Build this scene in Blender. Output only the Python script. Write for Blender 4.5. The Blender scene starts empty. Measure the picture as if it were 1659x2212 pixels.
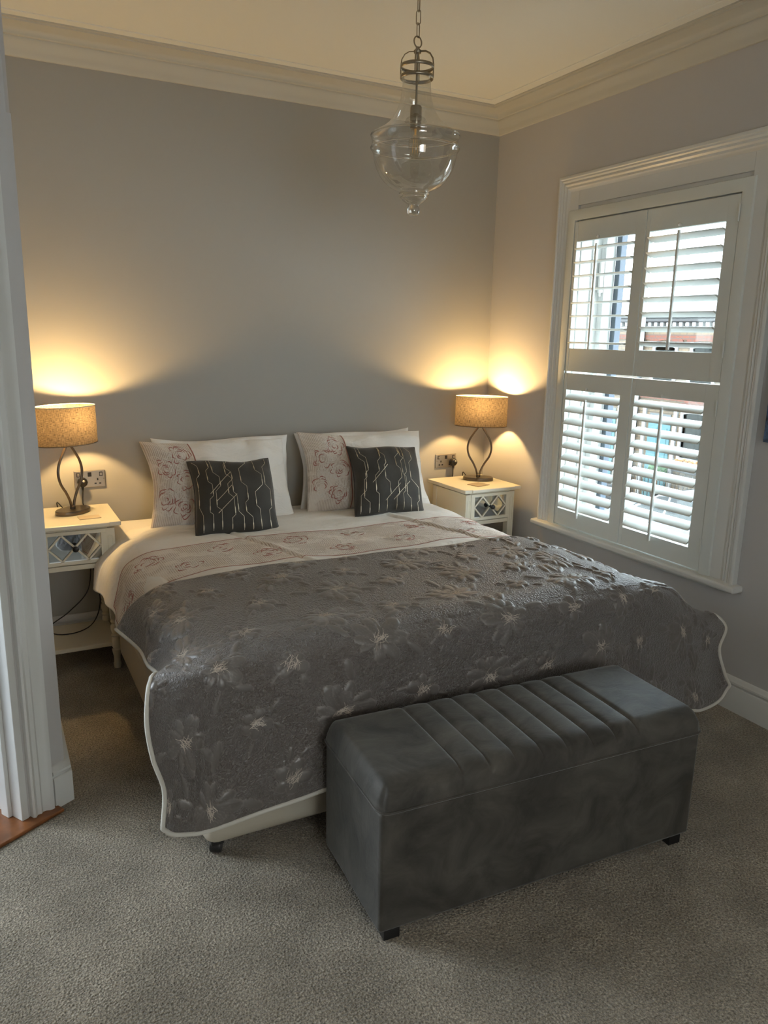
import bpy, bmesh, math, random
import numpy as np
from mathutils import Matrix, Vector
random.seed(7); rng = np.random.RandomState(7)
PI = math.pi
SC = bpy.context.scene
COL = SC.collection

# ------------------------------------------------------------------ camera
Rm = np.array([[0.8877857903637175, -0.08678940074961651, 0.45199998932056584],
               [-0.45983286234895754, -0.20939776503905755, 0.8629636809858292],
               [0.01975168681996101, -0.9739713424501617, -0.2258089789038427]])
cam_data = bpy.data.cameras.new('camera')
cam = bpy.data.objects.new('camera', cam_data); COL.objects.link(cam)
M = Matrix.Identity(4)
for i in range(3):
    M[i][0] = Rm[i, 0]; M[i][1] = -Rm[i, 1]; M[i][2] = -Rm[i, 2]
M[0][3], M[1][3], M[2][3] = -2.85264, -4.06991, 1.6
cam.matrix_world = M
cam_data.sensor_fit = 'HORIZONTAL'; cam_data.sensor_width = 36.0
cam_data.lens = 36.0 * 1658.06 / 1659.0
cam_data.clip_start = 0.02; cam_data.clip_end = 300
SC.camera = cam

# ------------------------------------------------------------------ world, lights, exposure
SKY = 14.0
w = bpy.data.worlds.new('sky'); SC.world = w; w.use_nodes = True
nt = w.node_tree; nt.nodes.clear()
wo = nt.nodes.new('ShaderNodeOutputWorld'); bg = nt.nodes.new('ShaderNodeBackground')
tc = nt.nodes.new('ShaderNodeTexCoord'); nz = nt.nodes.new('ShaderNodeTexNoise')
nz.inputs['Scale'].default_value = 2.2; nz.inputs['Detail'].default_value = 3
cr = nt.nodes.new('ShaderNodeValToRGB')
cr.color_ramp.elements[0].position = .35; cr.color_ramp.elements[0].color = (.72, .86, 1, 1)
cr.color_ramp.elements[1].position = .65; cr.color_ramp.elements[1].color = (1, 1, 1, 1)
nt.links.new(tc.outputs['Generated'], nz.inputs['Vector']); nt.links.new(nz.outputs['Fac'], cr.inputs['Fac'])
nt.links.new(cr.outputs['Color'], bg.inputs['Color']); bg.inputs['Strength'].default_value = SKY
nt.links.new(bg.outputs['Background'], wo.inputs['Surface'])

def area_light(name, loc, target, sx, sy, power, color):
    l = bpy.data.lights.new(name, 'AREA'); l.shape = 'RECTANGLE'; l.size = sx; l.size_y = sy
    l.energy = power; l.color = color
    o = bpy.data.objects.new(name, l); COL.objects.link(o)
    o.location = loc
    o.rotation_euler = (Vector(target) - Vector(loc)).to_track_quat('-Z', 'Y').to_euler()
    return o
# added fill lamp behind the viewer; daylight of the landing seen through the doorway
area_light('rear_fill_light', (-2.2, -5.62, 1.75), (-2.2, 0, 1.0), 1.3, 1.1, 16, (1.0, .88, .72))
area_light('landing_daylight', (-4.3, -0.95, 1.9), (-3.0, -2.2, .6), 1.2, 1.4, 20, (.72, .88, 1.0))

SC.view_settings.view_transform = 'Standard'; SC.view_settings.look = 'None'
SC.view_settings.gamma = 1.0; SC.view_settings.use_curve_mapping = False
SC.view_settings.exposure = 0.06
cy = SC.cycles
cy.use_denoising = True; cy.max_bounces = 10; cy.diffuse_bounces = 5; cy.glossy_bounces = 4
cy.transmission_bounces = 8; cy.transparent_max_bounces = 24; cy.caustics_reflective = False; cy.caustics_refractive = False
cy.sample_clamp_indirect = 6.0

# ------------------------------------------------------------------ materials
def srgb(r, g, b):
    f = lambda c: ((c / 255 + .055) / 1.055) ** 2.4 if c / 255 > .04045 else c / 255 / 12.92
    return (f(r), f(g), f(b))
MATS = {}
def N(nt, kind, **kw):
    n = nt.nodes.new(kind)
    for k, v in kw.items():
        if k.startswith('_'): setattr(n, k[1:], v)
        else: n.inputs[k.replace('__', ' ')].default_value = v
    return n
def mat(name, color, rough=.6, metal=0., bump=None, var=None, sheen=0, spec=.5, emit=None, coat=0):
    """bump=(scale, strength, detail[, distance]); var=(scale, amount)"""
    if name in MATS: return MATS[name]
    m = bpy.data.materials.new(name); m.use_nodes = True; nt = m.node_tree
    b = nt.nodes['Principled BSDF']
    b.inputs['Base Color'].default_value = (*color, 1); b.inputs['Roughness'].default_value = rough
    b.inputs['Metallic'].default_value = metal; b.inputs['Specular IOR Level'].default_value = spec
    if sheen: b.inputs['Sheen Weight'].default_value = sheen; b.inputs['Sheen Roughness'].default_value = .4
    if coat: b.inputs['Coat Weight'].default_value = coat; b.inputs['Coat Roughness'].default_value = .15
    if emit: b.inputs['Emission Color'].default_value = (*emit[0], 1); b.inputs['Emission Strength'].default_value = emit[1]
    t = N(nt, 'ShaderNodeTexCoord')
    if var:
        n = N(nt, 'ShaderNodeTexNoise', Scale=var[0], Detail=4.0)
        r = N(nt, 'ShaderNodeValToRGB')
        r.color_ramp.elements[0].position = .3; r.color_ramp.elements[1].position = .7
        r.color_ramp.elements[0].color = (*[c * (1 - var[1]) for c in color], 1)
        r.color_ramp.elements[1].color = (*[min(1, c * (1 + var[1])) for c in color], 1)
        nt.links.new(t.outputs['Object'], n.inputs['Vector']); nt.links.new(n.outputs['Fac'], r.inputs['Fac'])
        nt.links.new(r.outputs['Color'], b.inputs['Base Color'])
    if bump:
        n = N(nt, 'ShaderNodeTexNoise', Scale=bump[0], Detail=bump[2])
        bn = N(nt, 'ShaderNodeBump', Strength=bump[1], Distance=bump[3] if len(bump) > 3 else .002)
        nt.links.new(t.outputs['Object'], n.inputs['Vector']); nt.links.new(n.outputs['Fac'], bn.inputs['Height'])
        nt.links.new(bn.outputs['Normal'], b.inputs['Normal'])
    MATS[name] = m; return m
def thin_glass(name, tint=(1, 1, 1), ior=1.45, rough=.0, boost=1.0):
    m = bpy.data.materials.new(name); m.use_nodes = True; nt = m.node_tree; nt.nodes.clear()
    o = N(nt, 'ShaderNodeOutputMaterial'); tr = N(nt, 'ShaderNodeBsdfTransparent'); tr.inputs['Color'].default_value = (*tint, 1)
    gl = N(nt, 'ShaderNodeBsdfGlossy', Roughness=rough); lw = N(nt, 'ShaderNodeLayerWeight', Blend=.5)
    pw = N(nt, 'ShaderNodeMath', _operation='POWER'); pw.inputs[1].default_value = 3.0
    f0 = ((ior - 1) / (ior + 1)) ** 2 * boost
    mu = N(nt, 'ShaderNodeMapRange'); mu.inputs[3].default_value = f0 * 1.6; mu.inputs[4].default_value = .9
    nt.links.new(lw.outputs['Facing'], pw.inputs[0])
    mx = N(nt, 'ShaderNodeMixShader')
    nt.links.new(pw.outputs[0], mu.inputs[0]); nt.links.new(mu.outputs[0], mx.inputs[0])
    nt.links.new(tr.outputs[0], mx.inputs[1]); nt.links.new(gl.outputs[0], mx.inputs[2]); nt.links.new(mx.outputs[0], o.inputs['Surface'])
    MATS[name] = m; return m

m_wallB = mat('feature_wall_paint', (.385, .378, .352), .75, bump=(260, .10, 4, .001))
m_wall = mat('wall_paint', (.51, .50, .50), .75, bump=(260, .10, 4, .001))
m_corn = mat('cornice_paint', (.50, .50, .46), .6)
m_ceil = mat('ceiling_paint', (.76, .775, .74), .85, bump=(200, .05, 3, .001))
m_gloss = mat('white_gloss_paint', (.66, .67, .66), .32, bump=(60, .05, 2, .001))
m_shut = mat('white_shutter_paint', (.66, .69, .67), .35)
m_cream = mat('cream_furniture_paint', (.74, .70, .58), .38, bump=(80, .03, 2, .001))
m_metal = mat('brushed_dark_metal', (.15, .125, .10), .34, .85)
m_brass = mat('aged_nickel', (.30, .26, .20), .35, .95)
m_black = mat('black_plastic', (.012, .012, .013), .35)
m_white = mat('white_plastic', (.7, .7, .68), .35)
m_steel = mat('brushed_steel', (.52, .47, .40), .3, .95)
m_knob = mat('dark_knob', (.03, .032, .035), .35, .4)
m_linen = mat('white_cotton', (.80, .78, .75), .85, bump=(14, .35, 4, .012), sheen=.1)
m_linen2 = mat('white_pillow_cotton', (.84, .83, .81), .85, bump=(11, .45, 4, .02), sheen=.1)
m_divan = mat('cream_divan_fabric', (.52, .47, .38), .8, bump=(500, .2, 2, .001))
m_mattress = mat('mattress_border', (.50, .41, .29), .8, bump=(400, .15, 2, .001))
m_piping = mat('coverlet_edging', (.66, .64, .58), .7, bump=(600, .2, 2, .001))
m_wood = mat('oak_threshold', (.21, .075, .022), .35, var=(18, .3))
m_glass = thin_glass('pane_glass', (.97, 1, .99))
m_glassP = thin_glass('pendant_glass', (.955, .96, .95), 1.5, .01, 2.2)
m_bulbglass = thin_glass('bulb_glass', (.97, .95, .9))
m_mirror = mat('mirror', (.62, .68, .72), .03, 1.0)
m_rose = mat('dusty_rose_thread', (.40, .17, .14), .7)
m_rosepale = mat('pale_thread', (.80, .76, .72), .7)
m_stamen = mat('ivory_thread', (.62, .55, .48), .6)
m_gold = mat('champagne_foil', (.60, .54, .42), .3, .8)
m_cush = mat('charcoal_velvet', (.038, .036, .031), .75, bump=(9, .3, 3, .012), sheen=.35, var=(7, .22))

def carpet_mat():
    m = bpy.data.materials.new('carpet'); m.use_nodes = True; nt = m.node_tree; b = nt.nodes['Principled BSDF']
    t = N(nt, 'ShaderNodeTexCoord')
    n1 = N(nt, 'ShaderNodeTexNoise', Scale=150., Detail=4., Roughness=.8); n2 = N(nt, 'ShaderNodeTexNoise', Scale=3.4, Detail=4., Roughness=.6)
    v = N(nt, 'ShaderNodeTexVoronoi', Scale=170.)
    r1 = N(nt, 'ShaderNodeValToRGB'); e = r1.color_ramp.elements
    e[0].position = .34; e[0].color = (.075, .066, .050, 1); e[1].position = .66; e[1].color = (.60, .53, .42, 1)
    r2 = N(nt, 'ShaderNodeValToRGB'); e = r2.color_ramp.elements
    e[0].position = .38; e[0].color = (.66, .66, .65, 1); e[1].position = .65; e[1].color = (1, 1, 1, 1)
    mx = N(nt, 'ShaderNodeMix', _data_type='RGBA', _blend_type='MULTIPLY'); mx.inputs[0].default_value = 1
    for x in (n1, n2, v): nt.links.new(t.outputs['Object'], x.inputs['Vector'])
    nt.links.new(n1.outputs['Fac'], r1.inputs['Fac']); nt.links.new(n2.outputs['Fac'], r2.inputs['Fac'])
    nt.links.new(r1.outputs['Color'], mx.inputs[6]); nt.links.new(r2.outputs['Color'], mx.inputs[7])
    nt.links.new(mx.outputs[2], b.inputs['Base Color'])
    b1 = N(nt, 'ShaderNodeBump', Strength=.9, Distance=.005); b2 = N(nt, 'ShaderNodeBump', Strength=.6, Distance=.02)
    nt.links.new(v.outputs['Distance'], b1.inputs['Height']); nt.links.new(n2.outputs['Fac'], b2.inputs['Height'])
    nt.links.new(b2.outputs['Normal'], b1.inputs['Normal']); nt.links.new(b1.outputs['Normal'], b.inputs['Normal'])
    b.inputs['Roughness'].default_value = .95; b.inputs['Sheen Weight'].default_value = .25; b.inputs['Specular IOR Level'].default_value = .1
    return m
m_carpet = carpet_mat()

def velvet_mat():
    m = bpy.data.materials.new('slate_velvet'); m.use_nodes = True; nt = m.node_tree; b = nt.nodes['Principled BSDF']
    t = N(nt, 'ShaderNodeTexCoord'); mp = N(nt, 'ShaderNodeMapping'); mp.inputs['Scale'].default_value = (1.0, 1.6, 1.0)
    n = N(nt, 'ShaderNodeTexNoise', Scale=6.5, Detail=6., Roughness=.62, Distortion=.8)
    r = N(nt, 'ShaderNodeValToRGB'); e = r.color_ramp.elements
    e[0].position = .34; e[0].color = (.040, .037, .032, 1); e[1].position = .68; e[1].color = (.100, .092, .079, 1)
    nt.links.new(t.outputs['Object'], mp.inputs['Vector']); nt.links.new(mp.outputs[0], n.inputs['Vector'])
    nt.links.new(n.outputs['Fac'], r.inputs['Fac']); nt.links.new(r.outputs['Color'], b.inputs['Base Color'])
    b.inputs['Roughness'].default_value = .55; b.inputs['Sheen Weight'].default_value = .45; b.inputs['Sheen Roughness'].default_value = .35
    b.inputs['Sheen Tint'].default_value = (.85, .92, .97, 1); b.inputs['Specular IOR Level'].default_value = .25
    bn = N(nt, 'ShaderNodeBump', Strength=.25, Distance=.01); nt.links.new(n.outputs['Fac'], bn.inputs['Height'])
    nt.links.new(bn.outputs['Normal'], b.inputs['Normal'])
    return m
m_velvet = velvet_mat()

def shade_mat():
    m = bpy.data.materials.new('woven_shade_fabric'); m.use_nodes = True; nt = m.node_tree; nt.nodes.clear()
    o = N(nt, 'ShaderNodeOutputMaterial'); t = N(nt, 'ShaderNodeUVMap')
    def weave(sx, sy):
        mp = N(nt, 'ShaderNodeMapping'); mp.inputs['Scale'].default_value = (sx, sy, 1)
        n = N(nt, 'ShaderNodeTexNoise', Scale=1., Detail=3.)
        nt.links.new(t.outputs[0], mp.inputs[0]); nt.links.new(mp.outputs[0], n.inputs['Vector']); return n
    a, c = weave(500, 45), weave(60, 420)
    ad = N(nt, 'ShaderNodeMath', _operation='ADD'); nt.links.new(a.outputs['Fac'], ad.inputs[0]); nt.links.new(c.outputs['Fac'], ad.inputs[1])
    hf = N(nt, 'ShaderNodeMath', _operation='MULTIPLY'); hf.inputs[1].default_value = .5; nt.links.new(ad.outputs[0], hf.inputs[0])
    r = N(nt, 'ShaderNodeValToRGB'); e = r.color_ramp.elements
    e[0].position = .38; e[0].color = (.075, .055, .038, 1); e[1].position = .62; e[1].color = (.22, .165, .115, 1)
    r2 = N(nt, 'ShaderNodeValToRGB'); e = r2.color_ramp.elements
    e[0].position = .38; e[0].color = (.022, .017, .012, 1); e[1].position = .62; e[1].color = (.108, .082, .054, 1)
    nt.links.new(hf.outputs[0], r.inputs[0]); nt.links.new(hf.outputs[0], r2.inputs[0])
    d = N(nt, 'ShaderNodeBsdfDiffuse'); tl = N(nt, 'ShaderNodeBsdfTranslucent'); ad2 = N(nt, 'ShaderNodeMixShader'); ad2.inputs[0].default_value = .26
    nt.links.new(r.outputs[0], d.inputs[0]); nt.links.new(r2.outputs[0], tl.inputs[0])
    nt.links.new(d.outputs[0], ad2.inputs[1]); nt.links.new(tl.outputs[0], ad2.inputs[2]); nt.links.new(ad2.outputs[0], o.inputs[0])
    return m
m_shade = shade_mat()
m_shadein = mat('shade_lining', (.62, .58, .50), .6)

# ------------------------------------------------------------------ helpers
def link(name, me, m=None, parent=None, smooth=False):
    o = bpy.data.objects.new(name, me); COL.objects.link(o)
    if m is not None:
        for mm in (m if isinstance(m, (list, tuple)) else [m]): me.materials.append(mm)
    if smooth:
        me.polygons.foreach_set('use_smooth', [True] * len(me.polygons))
    if parent is not None: o.parent = parent
    return o
def obj(name, bm, m, parent=None, smooth=False, bev=0, seg=2, ang=35):
    me = bpy.data.meshes.new(name); bmesh.ops.recalc_face_normals(bm, faces=bm.faces); bm.to_mesh(me); bm.free()
    o = link(name, me, m, parent, smooth)
    if smooth == 'auto':
        me.set_sharp_from_angle(angle=math.radians(40))
    if bev:
        b = o.modifiers.new('bevel', 'BEVEL'); b.width = bev; b.segments = seg; b.limit_method = 'ANGLE'; b.angle_limit = math.radians(ang)
        b.harden_normals = False
    return o
def tag(o, label, cat, group=None, kind=None):
    o['label'] = label; o['category'] = cat
    if group: o['group'] = group
    if kind: o['kind'] = kind
    return o
def thing(name, label, cat, loc=(0, 0, 0), rz=0, group=None):
    o = bpy.data.objects.new(name, None); COL.objects.link(o); o.empty_display_size = .05
    o.location = loc; o.rotation_euler = (0, 0, rz)
    return tag(o, label, cat, group)
def structure(o): o['kind'] = 'structure'; return o
def copy_tree(o, parent=None):
    c = o.copy(); COL.objects.link(c)
    if parent is not None: c.parent = parent
    for ch in list(o.children): copy_tree(ch, c)
    return c
def B(): return bmesh.new()
def box(bm, x0, x1, y0, y1, z0, z1, M=None):
    vs = [bm.verts.new((x, y, z)) for z in (z0, z1) for y in (y0, y1) for x in (x0, x1)]
    if M is not None:
        for v in vs: v.co = M @ v.co
    for f in ((0, 2, 3, 1), (4, 5, 7, 6), (0, 1, 5, 4), (2, 6, 7, 3), (0, 4, 6, 2), (1, 3, 7, 5)): bm.faces.new([vs[i] for i in f])
    return bm
def lathe(bm, prof, cx=0, cy=0, n=32, M=None, sx=1, sy=1, cap=True):
    rings = []
    for r, z in prof:
        rg = []
        for i in range(n):
            a = 2 * PI * i / n
            v = Vector((cx + r * sx * math.cos(a), cy + r * sy * math.sin(a), z))
            rg.append(bm.verts.new(M @ v if M is not None else v))
        rings.append(rg)
    for a, b in zip(rings, rings[1:]):
        for i in range(n): bm.faces.new((a[i], a[(i + 1) % n], b[(i + 1) % n], b[i]))
    if cap:
        if prof[0][0] > 1e-5: bm.faces.new(rings[0][::-1])
        if prof[-1][0] > 1e-5: bm.faces.new(rings[-1])
    return bm
def tube(bm, pts, r, n=8, closed=False, rb=None):
    pts = [Vector(p) for p in pts]; L = len(pts); rings = []
    up = Vector((0, 0, 1)); prev = None
    for i, p in enumerate(pts):
        if closed: t = pts[(i + 1) % L] - pts[i - 1]
        else: t = pts[min(i + 1, L - 1)] - pts[max(i - 1, 0)]
        t.normalize()
        if prev is None:
            a = t.cross(up)
            if a.length < .05: a = t.cross(Vector((1, 0, 0)))
        else:
            a = prev - t * prev.dot(t)
            if a.length < 1e-4: a = t.cross(up)
        a.normalize(); prev = a.copy(); b = t.cross(a)
        rr = r[i] if isinstance(r, (list, tuple)) else r; rb2 = rb if rb else rr
        rings.append([bm.verts.new(p + a * rr * math.cos(2 * PI * k / n) + b * rb2 * math.sin(2 * PI * k / n)) for k in range(n)])
    rng_ = range(L) if closed else range(L - 1)
    for i in rng_:
        A, Bq = rings[i], rings[(i + 1) % L]
        for k in range(n): bm.faces.new((A[k], A[(k + 1) % n], Bq[(k + 1) % n], Bq[k]))
    if not closed:
        bm.faces.new(rings[0][::-1]); bm.faces.new(rings[-1])
    return bm
def sweep2d(path, prof, mapf, closed=False, capends=True):
    """path [(a,b)], prof [(offset to the left, height)] with mitred corners"""
    bm = bmesh.new(); L = len(path); P = [Vector((a, b)) for a, b in path]; rings = []
    for i in range(L):
        if closed: d0 = (P[i] - P[i - 1]).normalized(); d1 = (P[(i + 1) % L] - P[i]).normalized()
        else:
            d0 = (P[i] - P[i - 1]).normalized() if i > 0 else (P[1] - P[0]).normalized()
            d1 = (P[i + 1] - P[i]).normalized() if i < L - 1 else d0
        n0 = Vector((-d0.y, d0.x)); n1 = Vector((-d1.y, d1.x)); mt = (n0 + n1).normalized(); k = 1 / max(.2, mt.dot(n0))
        rings.append([bm.verts.new(mapf(P[i].x + mt.x * k * o, P[i].y + mt.y * k * o, h)) for o, h in prof])
    n = len(prof)
    for i in (range(L) if closed else range(L - 1)):
        A, Bq = rings[i], rings[(i + 1) % L]
        for k in range(n - 1): bm.faces.new((A[k], A[k + 1], Bq[k + 1], Bq[k]))
        bm.faces.new((A[n - 1], A[0], Bq[0], Bq[n - 1]))
    if not closed and capends:
        bm.faces.new(rings[0]); bm.faces.new(rings[-1][::-1])
    return bm
def spline_basis(knots, t):
    """matrix of a cubic Hermite (Catmull-Rom, non-uniform) interpolation"""
    knots = np.asarray(knots, float); t = np.clip(t, knots[0], knots[-1]); K = len(knots); I = np.eye(K)
    T = np.zeros((K, K))
    for i in range(K):
        if i == 0: T[i] = (I[1] - I[0]) / (knots[1] - knots[0])
        elif i == K - 1: T[i] = (I[-1] - I[-2]) / (knots[-1] - knots[-2])
        else:
            h0, h1 = knots[i] - knots[i - 1], knots[i + 1] - knots[i]
            T[i] = (h1 * (I[i] - I[i - 1]) / h0 + h0 * (I[i + 1] - I[i]) / h1) / (h0 + h1)
    j = np.clip(np.searchsorted(knots, t, side='right') - 1, 0, K - 2); h = knots[j + 1] - knots[j]; s = (t - knots[j]) / h
    s2, s3 = s * s, s ** 3
    return ((2 * s3 - 3 * s2 + 1)[:, None] * I[j] + (s3 - 2 * s2 + s)[:, None] * h[:, None] * T[j]
            + (-2 * s3 + 3 * s2)[:, None] * I[j + 1] + (s3 - s2)[:, None] * h[:, None] * T[j + 1])
def grid_mesh(name, P, UV=None, attrs=None, m=None, parent=None, flip=False):
    nv, nu, _ = P.shape; me = bpy.data.meshes.new(name)
    idx = np.arange(nv * nu).reshape(nv, nu)
    q = np.stack([idx[:-1, :-1], idx[:-1, 1:], idx[1:, 1:], idx[1:, :-1]], -1).reshape(-1, 4)
    if flip: q = q[:, ::-1]
    nf = len(q)
    me.vertices.add(nv * nu); me.vertices.foreach_set('co', P.reshape(-1).astype(np.float32))
    me.loops.add(nf * 4); me.loops.foreach_set('vertex_index', q.reshape(-1).astype(np.int32))
    me.polygons.add(nf); me.polygons.foreach_set('loop_start', (np.arange(nf) * 4).astype(np.int32))
    me.update(calc_edges=True)
    if UV is not None:
        l = me.uv_layers.new(name='UVMap'); l.data.foreach_set('uv', UV.reshape(-1, 2)[q.reshape(-1)].reshape(-1).astype(np.float32))
    for k, a in (attrs or {}).items():
        at = me.attributes.new(k, 'FLOAT', 'POINT'); at.data.foreach_set('value', a.reshape(-1).astype(np.float32))
    me.validate()
    return link(name, me, m, parent, True)
def normals(P):
    du = np.gradient(P, axis=1); dv = np.gradient(P, axis=0); n = np.cross(du, dv)
    return n / (np.linalg.norm(n, axis=2, keepdims=True) + 1e-12)
class Sheet:
    """smooth cloth through a net of control points; u,v in metres"""
    def __init__(s, us, vs, net, wob=None):
        s.us, s.vs, s.net, s.wob = us, vs, np.array(net, float), wob
    def ev(s, u, v):
        u = np.atleast_1d(np.asarray(u, float)); v = np.atleast_1d(np.asarray(v, float))
        Bu, Bv = spline_basis(s.us, u), spline_basis(s.vs, v)
        p = np.einsum('ik,kjc,ij->ic', Bv, s.net, Bu)
        return p
    def grid(s, u, v):
        Bu, Bv = spline_basis(s.us, u), spline_basis(s.vs, v)
        return np.einsum('vk,kjc,uj->vuc', Bv, s.net, Bu)
    def frame(s, u, v, e=.004):
        p = s.ev(u, v)
        if s.wob is not None: p = s.wob(np.atleast_1d(u), np.atleast_1d(v), p)
        a = s.ev(np.asarray(u) + e, v) - s.ev(np.asarray(u) - e, v); b = s.ev(u, np.asarray(v) + e) - s.ev(u, np.asarray(v) - e)
        n = np.cross(a, b); n /= (np.linalg.norm(n, axis=1, keepdims=True) + 1e-12)
        return p, n
def ribbons(name, lines, frame, m, parent, off=.001, sgn=1):
    """lines: list of (uv points array, width). flat threads lying on a surface"""
    vs, fs = [], []
    for pts, wd in lines:
        pts = np.asarray(pts, float)
        if len(pts) < 2: continue
        p, n = frame(pts[:, 0], pts[:, 1]); n = n * sgn
        t = np.gradient(p, axis=0); t /= (np.linalg.norm(t, axis=1, keepdims=True) + 1e-12)
        s = np.cross(n, t); k = len(pts); ww = np.full((k, 1), wd / 2) if np.isscalar(wd) else np.asarray(wd)[:, None] / 2
        base = len(vs); q = p + n * off
        vs += list(q - s * ww) + list(q + n * (ww * .8)) + list(q + s * ww)
        for i in range(k - 1):
            for j in (0, 1):
                a = base + j * k + i; fs.append((a, a + 1, a + k + 1, a + k))
    me = bpy.data.meshes.new(name); me.from_pydata([tuple(v) for v in vs], [], fs); me.update()
    o = link(name, me, m, parent, True); o['kind'] = 'stuff'; return o

# ================================================================== ROOM
H = 2.87
YR = -5.75                      # wall behind the viewer
# diagonal doorway wall: starts at corner A, runs to the left and towards the viewer
A = Vector((-2.710, -1.462)); dd = Vector((-math.cos(math.radians(31)), -math.sin(math.radians(31))))
nn = Vector((dd.y, -dd.x))      # candidate normal
if nn.dot(Vector((0, -1))) < 0: nn = -nn
def dpt(s, d=0): return A + dd * s + nn * d     # s along the wall, d into the room
E_ = dpt(1.95)

bm = B(); box(bm, -7.5, .3, -6.2, .3, -.12, 0)
structure(obj('floor', bm, m_carpet))
bm = B(); box(bm, -7.5, .5, -6.2, .3, H, H + .15)
structure(obj('ceiling', bm, m_ceil))
bm = B(); box(bm, -4.6, .4, 0, .2, 0, H)
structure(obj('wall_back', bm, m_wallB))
# window wall with its opening (reveal 0.30 deep)
WY0, WY1, WZ0, WZ1 = -1.80, -.74, .545, 2.275
bm = B()
box(bm, 0, .32, WY1, 0, 0, H); box(bm, 0, .32, YR, WY0, 0, H); box(bm, 0, .32, WY0, WY1, 0, WZ0); box(bm, 0, .32, WY0, WY1, WZ1, H)
structure(obj('wall_right', bm, m_wall))
# alcove side wall behind the doorway wall
bm = B(); box(bm, -3.2, -3.05, -1.20, 0, 0, H); box(bm, -3.05, -2.71, -1.20, -1.10, 0, H); box(bm, -2.83, -2.71, -1.41, -1.19, 0, H)
structure(obj('wall_alcove', bm, m_wall))
def dbox(bm, s0, s1, d0, d1, z0, z1):
    pts = [dpt(s0, d0), dpt(s1, d0), dpt(s1, d1), dpt(s0, d1)]
    lo = [bm.verts.new((p.x, p.y, z0)) for p in pts]; hi = [bm.verts.new((p.x, p.y, z1)) for p in pts]
    bm.faces.new(lo[::-1]); bm.faces.new(hi)
    for i in range(4): bm.faces.new((lo[i], lo[(i + 1) % 4], hi[(i + 1) % 4], hi[i]))
DS0, DS1 = .150, 1.00          # door opening along the diagonal
bm = B(); dbox(bm, 0, DS0, -.12, 0, 0, 2.19); dbox(bm, .004, DS0, -.12, -.016, 2.19, H); dbox(bm, DS1, 1.95, -.12, 0, 0, H); dbox(bm, DS0, DS1, -.12, 0, 2.06, H)
structure(obj('wall_doorway', bm, m_wall))
bm = B(); box(bm, E_.x - .15, E_.x, YR, E_.y, 0, H)
structure(obj('wall_left', bm, m_wall))
# rear wall, with an unseen window opening added to let in fill light
bm = B()
box(bm, E_.x, -2.7, YR - .2, YR, 0, H); box(bm, -1.9, .32, YR - .2, YR, 0, H); box(bm, -2.7, -1.9, YR - .2, YR, 0, 1.1); box(bm, -2.7, -1.9, YR - .2, YR, 2.1, H)
structure(obj('wall_rear', bm, m_wall))
# landing beyond the doorway
bm = B(); box(bm, -6.0, -5.9, -4, .3, 0, H); structure(obj('wall_landing', bm, m_wall))
m_granite = mat('dark_speckled_carpet', (.035, .04, .05), .8, var=(160, .8))
bm = B(); dbox(bm, .17, 3.0, -1.9, -.17, 0.0, .012)
structure(obj('floor_landing', bm, m_granite))
bm = B(); dbox(bm, .05, 1.02, -.17, .055, 0.0, .012)
structure(obj('trim_1', bm, m_wood, bev=.004))

# cornice around the room (one mitred moulding)
prof = [(0, -.118), (.012, -.118), (.018, -.110), (.020, -.098), (.030, -.082), (.040, -.070), (.046, -.060), (.050, -.054), (.050, -.047), (.058, -.047), (.062, -.044)]
for i in range(1, 9):
    a = i / 8 * PI / 2; prof.append((.062 + .070 * (1 - math.cos(a)) , -.044 + .032 * math.sin(a)))
prof += [(.134, -.006), (.150, -.006), (.150, 0), (0, 0)]
c0 = dpt(1.95)
path = [(0, YR), (0, 0), (-3.05, 0), (-3.05, -1.10), (-2.71, -1.10), (-2.71, -1.462), (c0.x, c0.y), (c0.x, YR)]
structure(obj('trim_2', sweep2d(path, prof, lambda a, b, h: (a, b, H + h), closed=True), m_corn, smooth='auto'))
bm = B()
# small raised bead on the ceiling outside the cornice
structure(obj('trim_3', sweep2d(path, [(.20, 0), (.20, -.004), (.208, -.007), (.216, -.004), (.216, 0)], lambda a, b, h: (a, b, H + h), closed=True), m_ceil, smooth='auto'))
# skirting boards
sk = [(0, 0), (.022, 0), (.022, .108), (.019, .113), (.013, .114), (.014, .119), (.020, .126), (.019, .134), (.011, .141), (.008, .150), (.005, .152), (0, .153)]
def skirt(name, path): structure(obj(name, sweep2d(path, sk, lambda a, b, h: (a, b, h)), m_gloss, smooth='auto'))
skirt('baseboard_right', [(0, YR), (0, 0)]); skirt('baseboard_back', [(-.025, 0), (-3.05, 0)])
p1 = dpt(.058)
skirt('baseboard_alcove', [(-2.71, -1.10), (-2.71, -1.462), (p1.x, p1.y)])
a1, a2 = dpt(1.10), dpt(1.95); skirt('baseboard_left', [(a1.x, a1.y), (a2.x, a2.y), (E_.x, YR)])
skirt('baseboard_rear', [(E_.x + .03, YR), (-.03, YR)])

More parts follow.
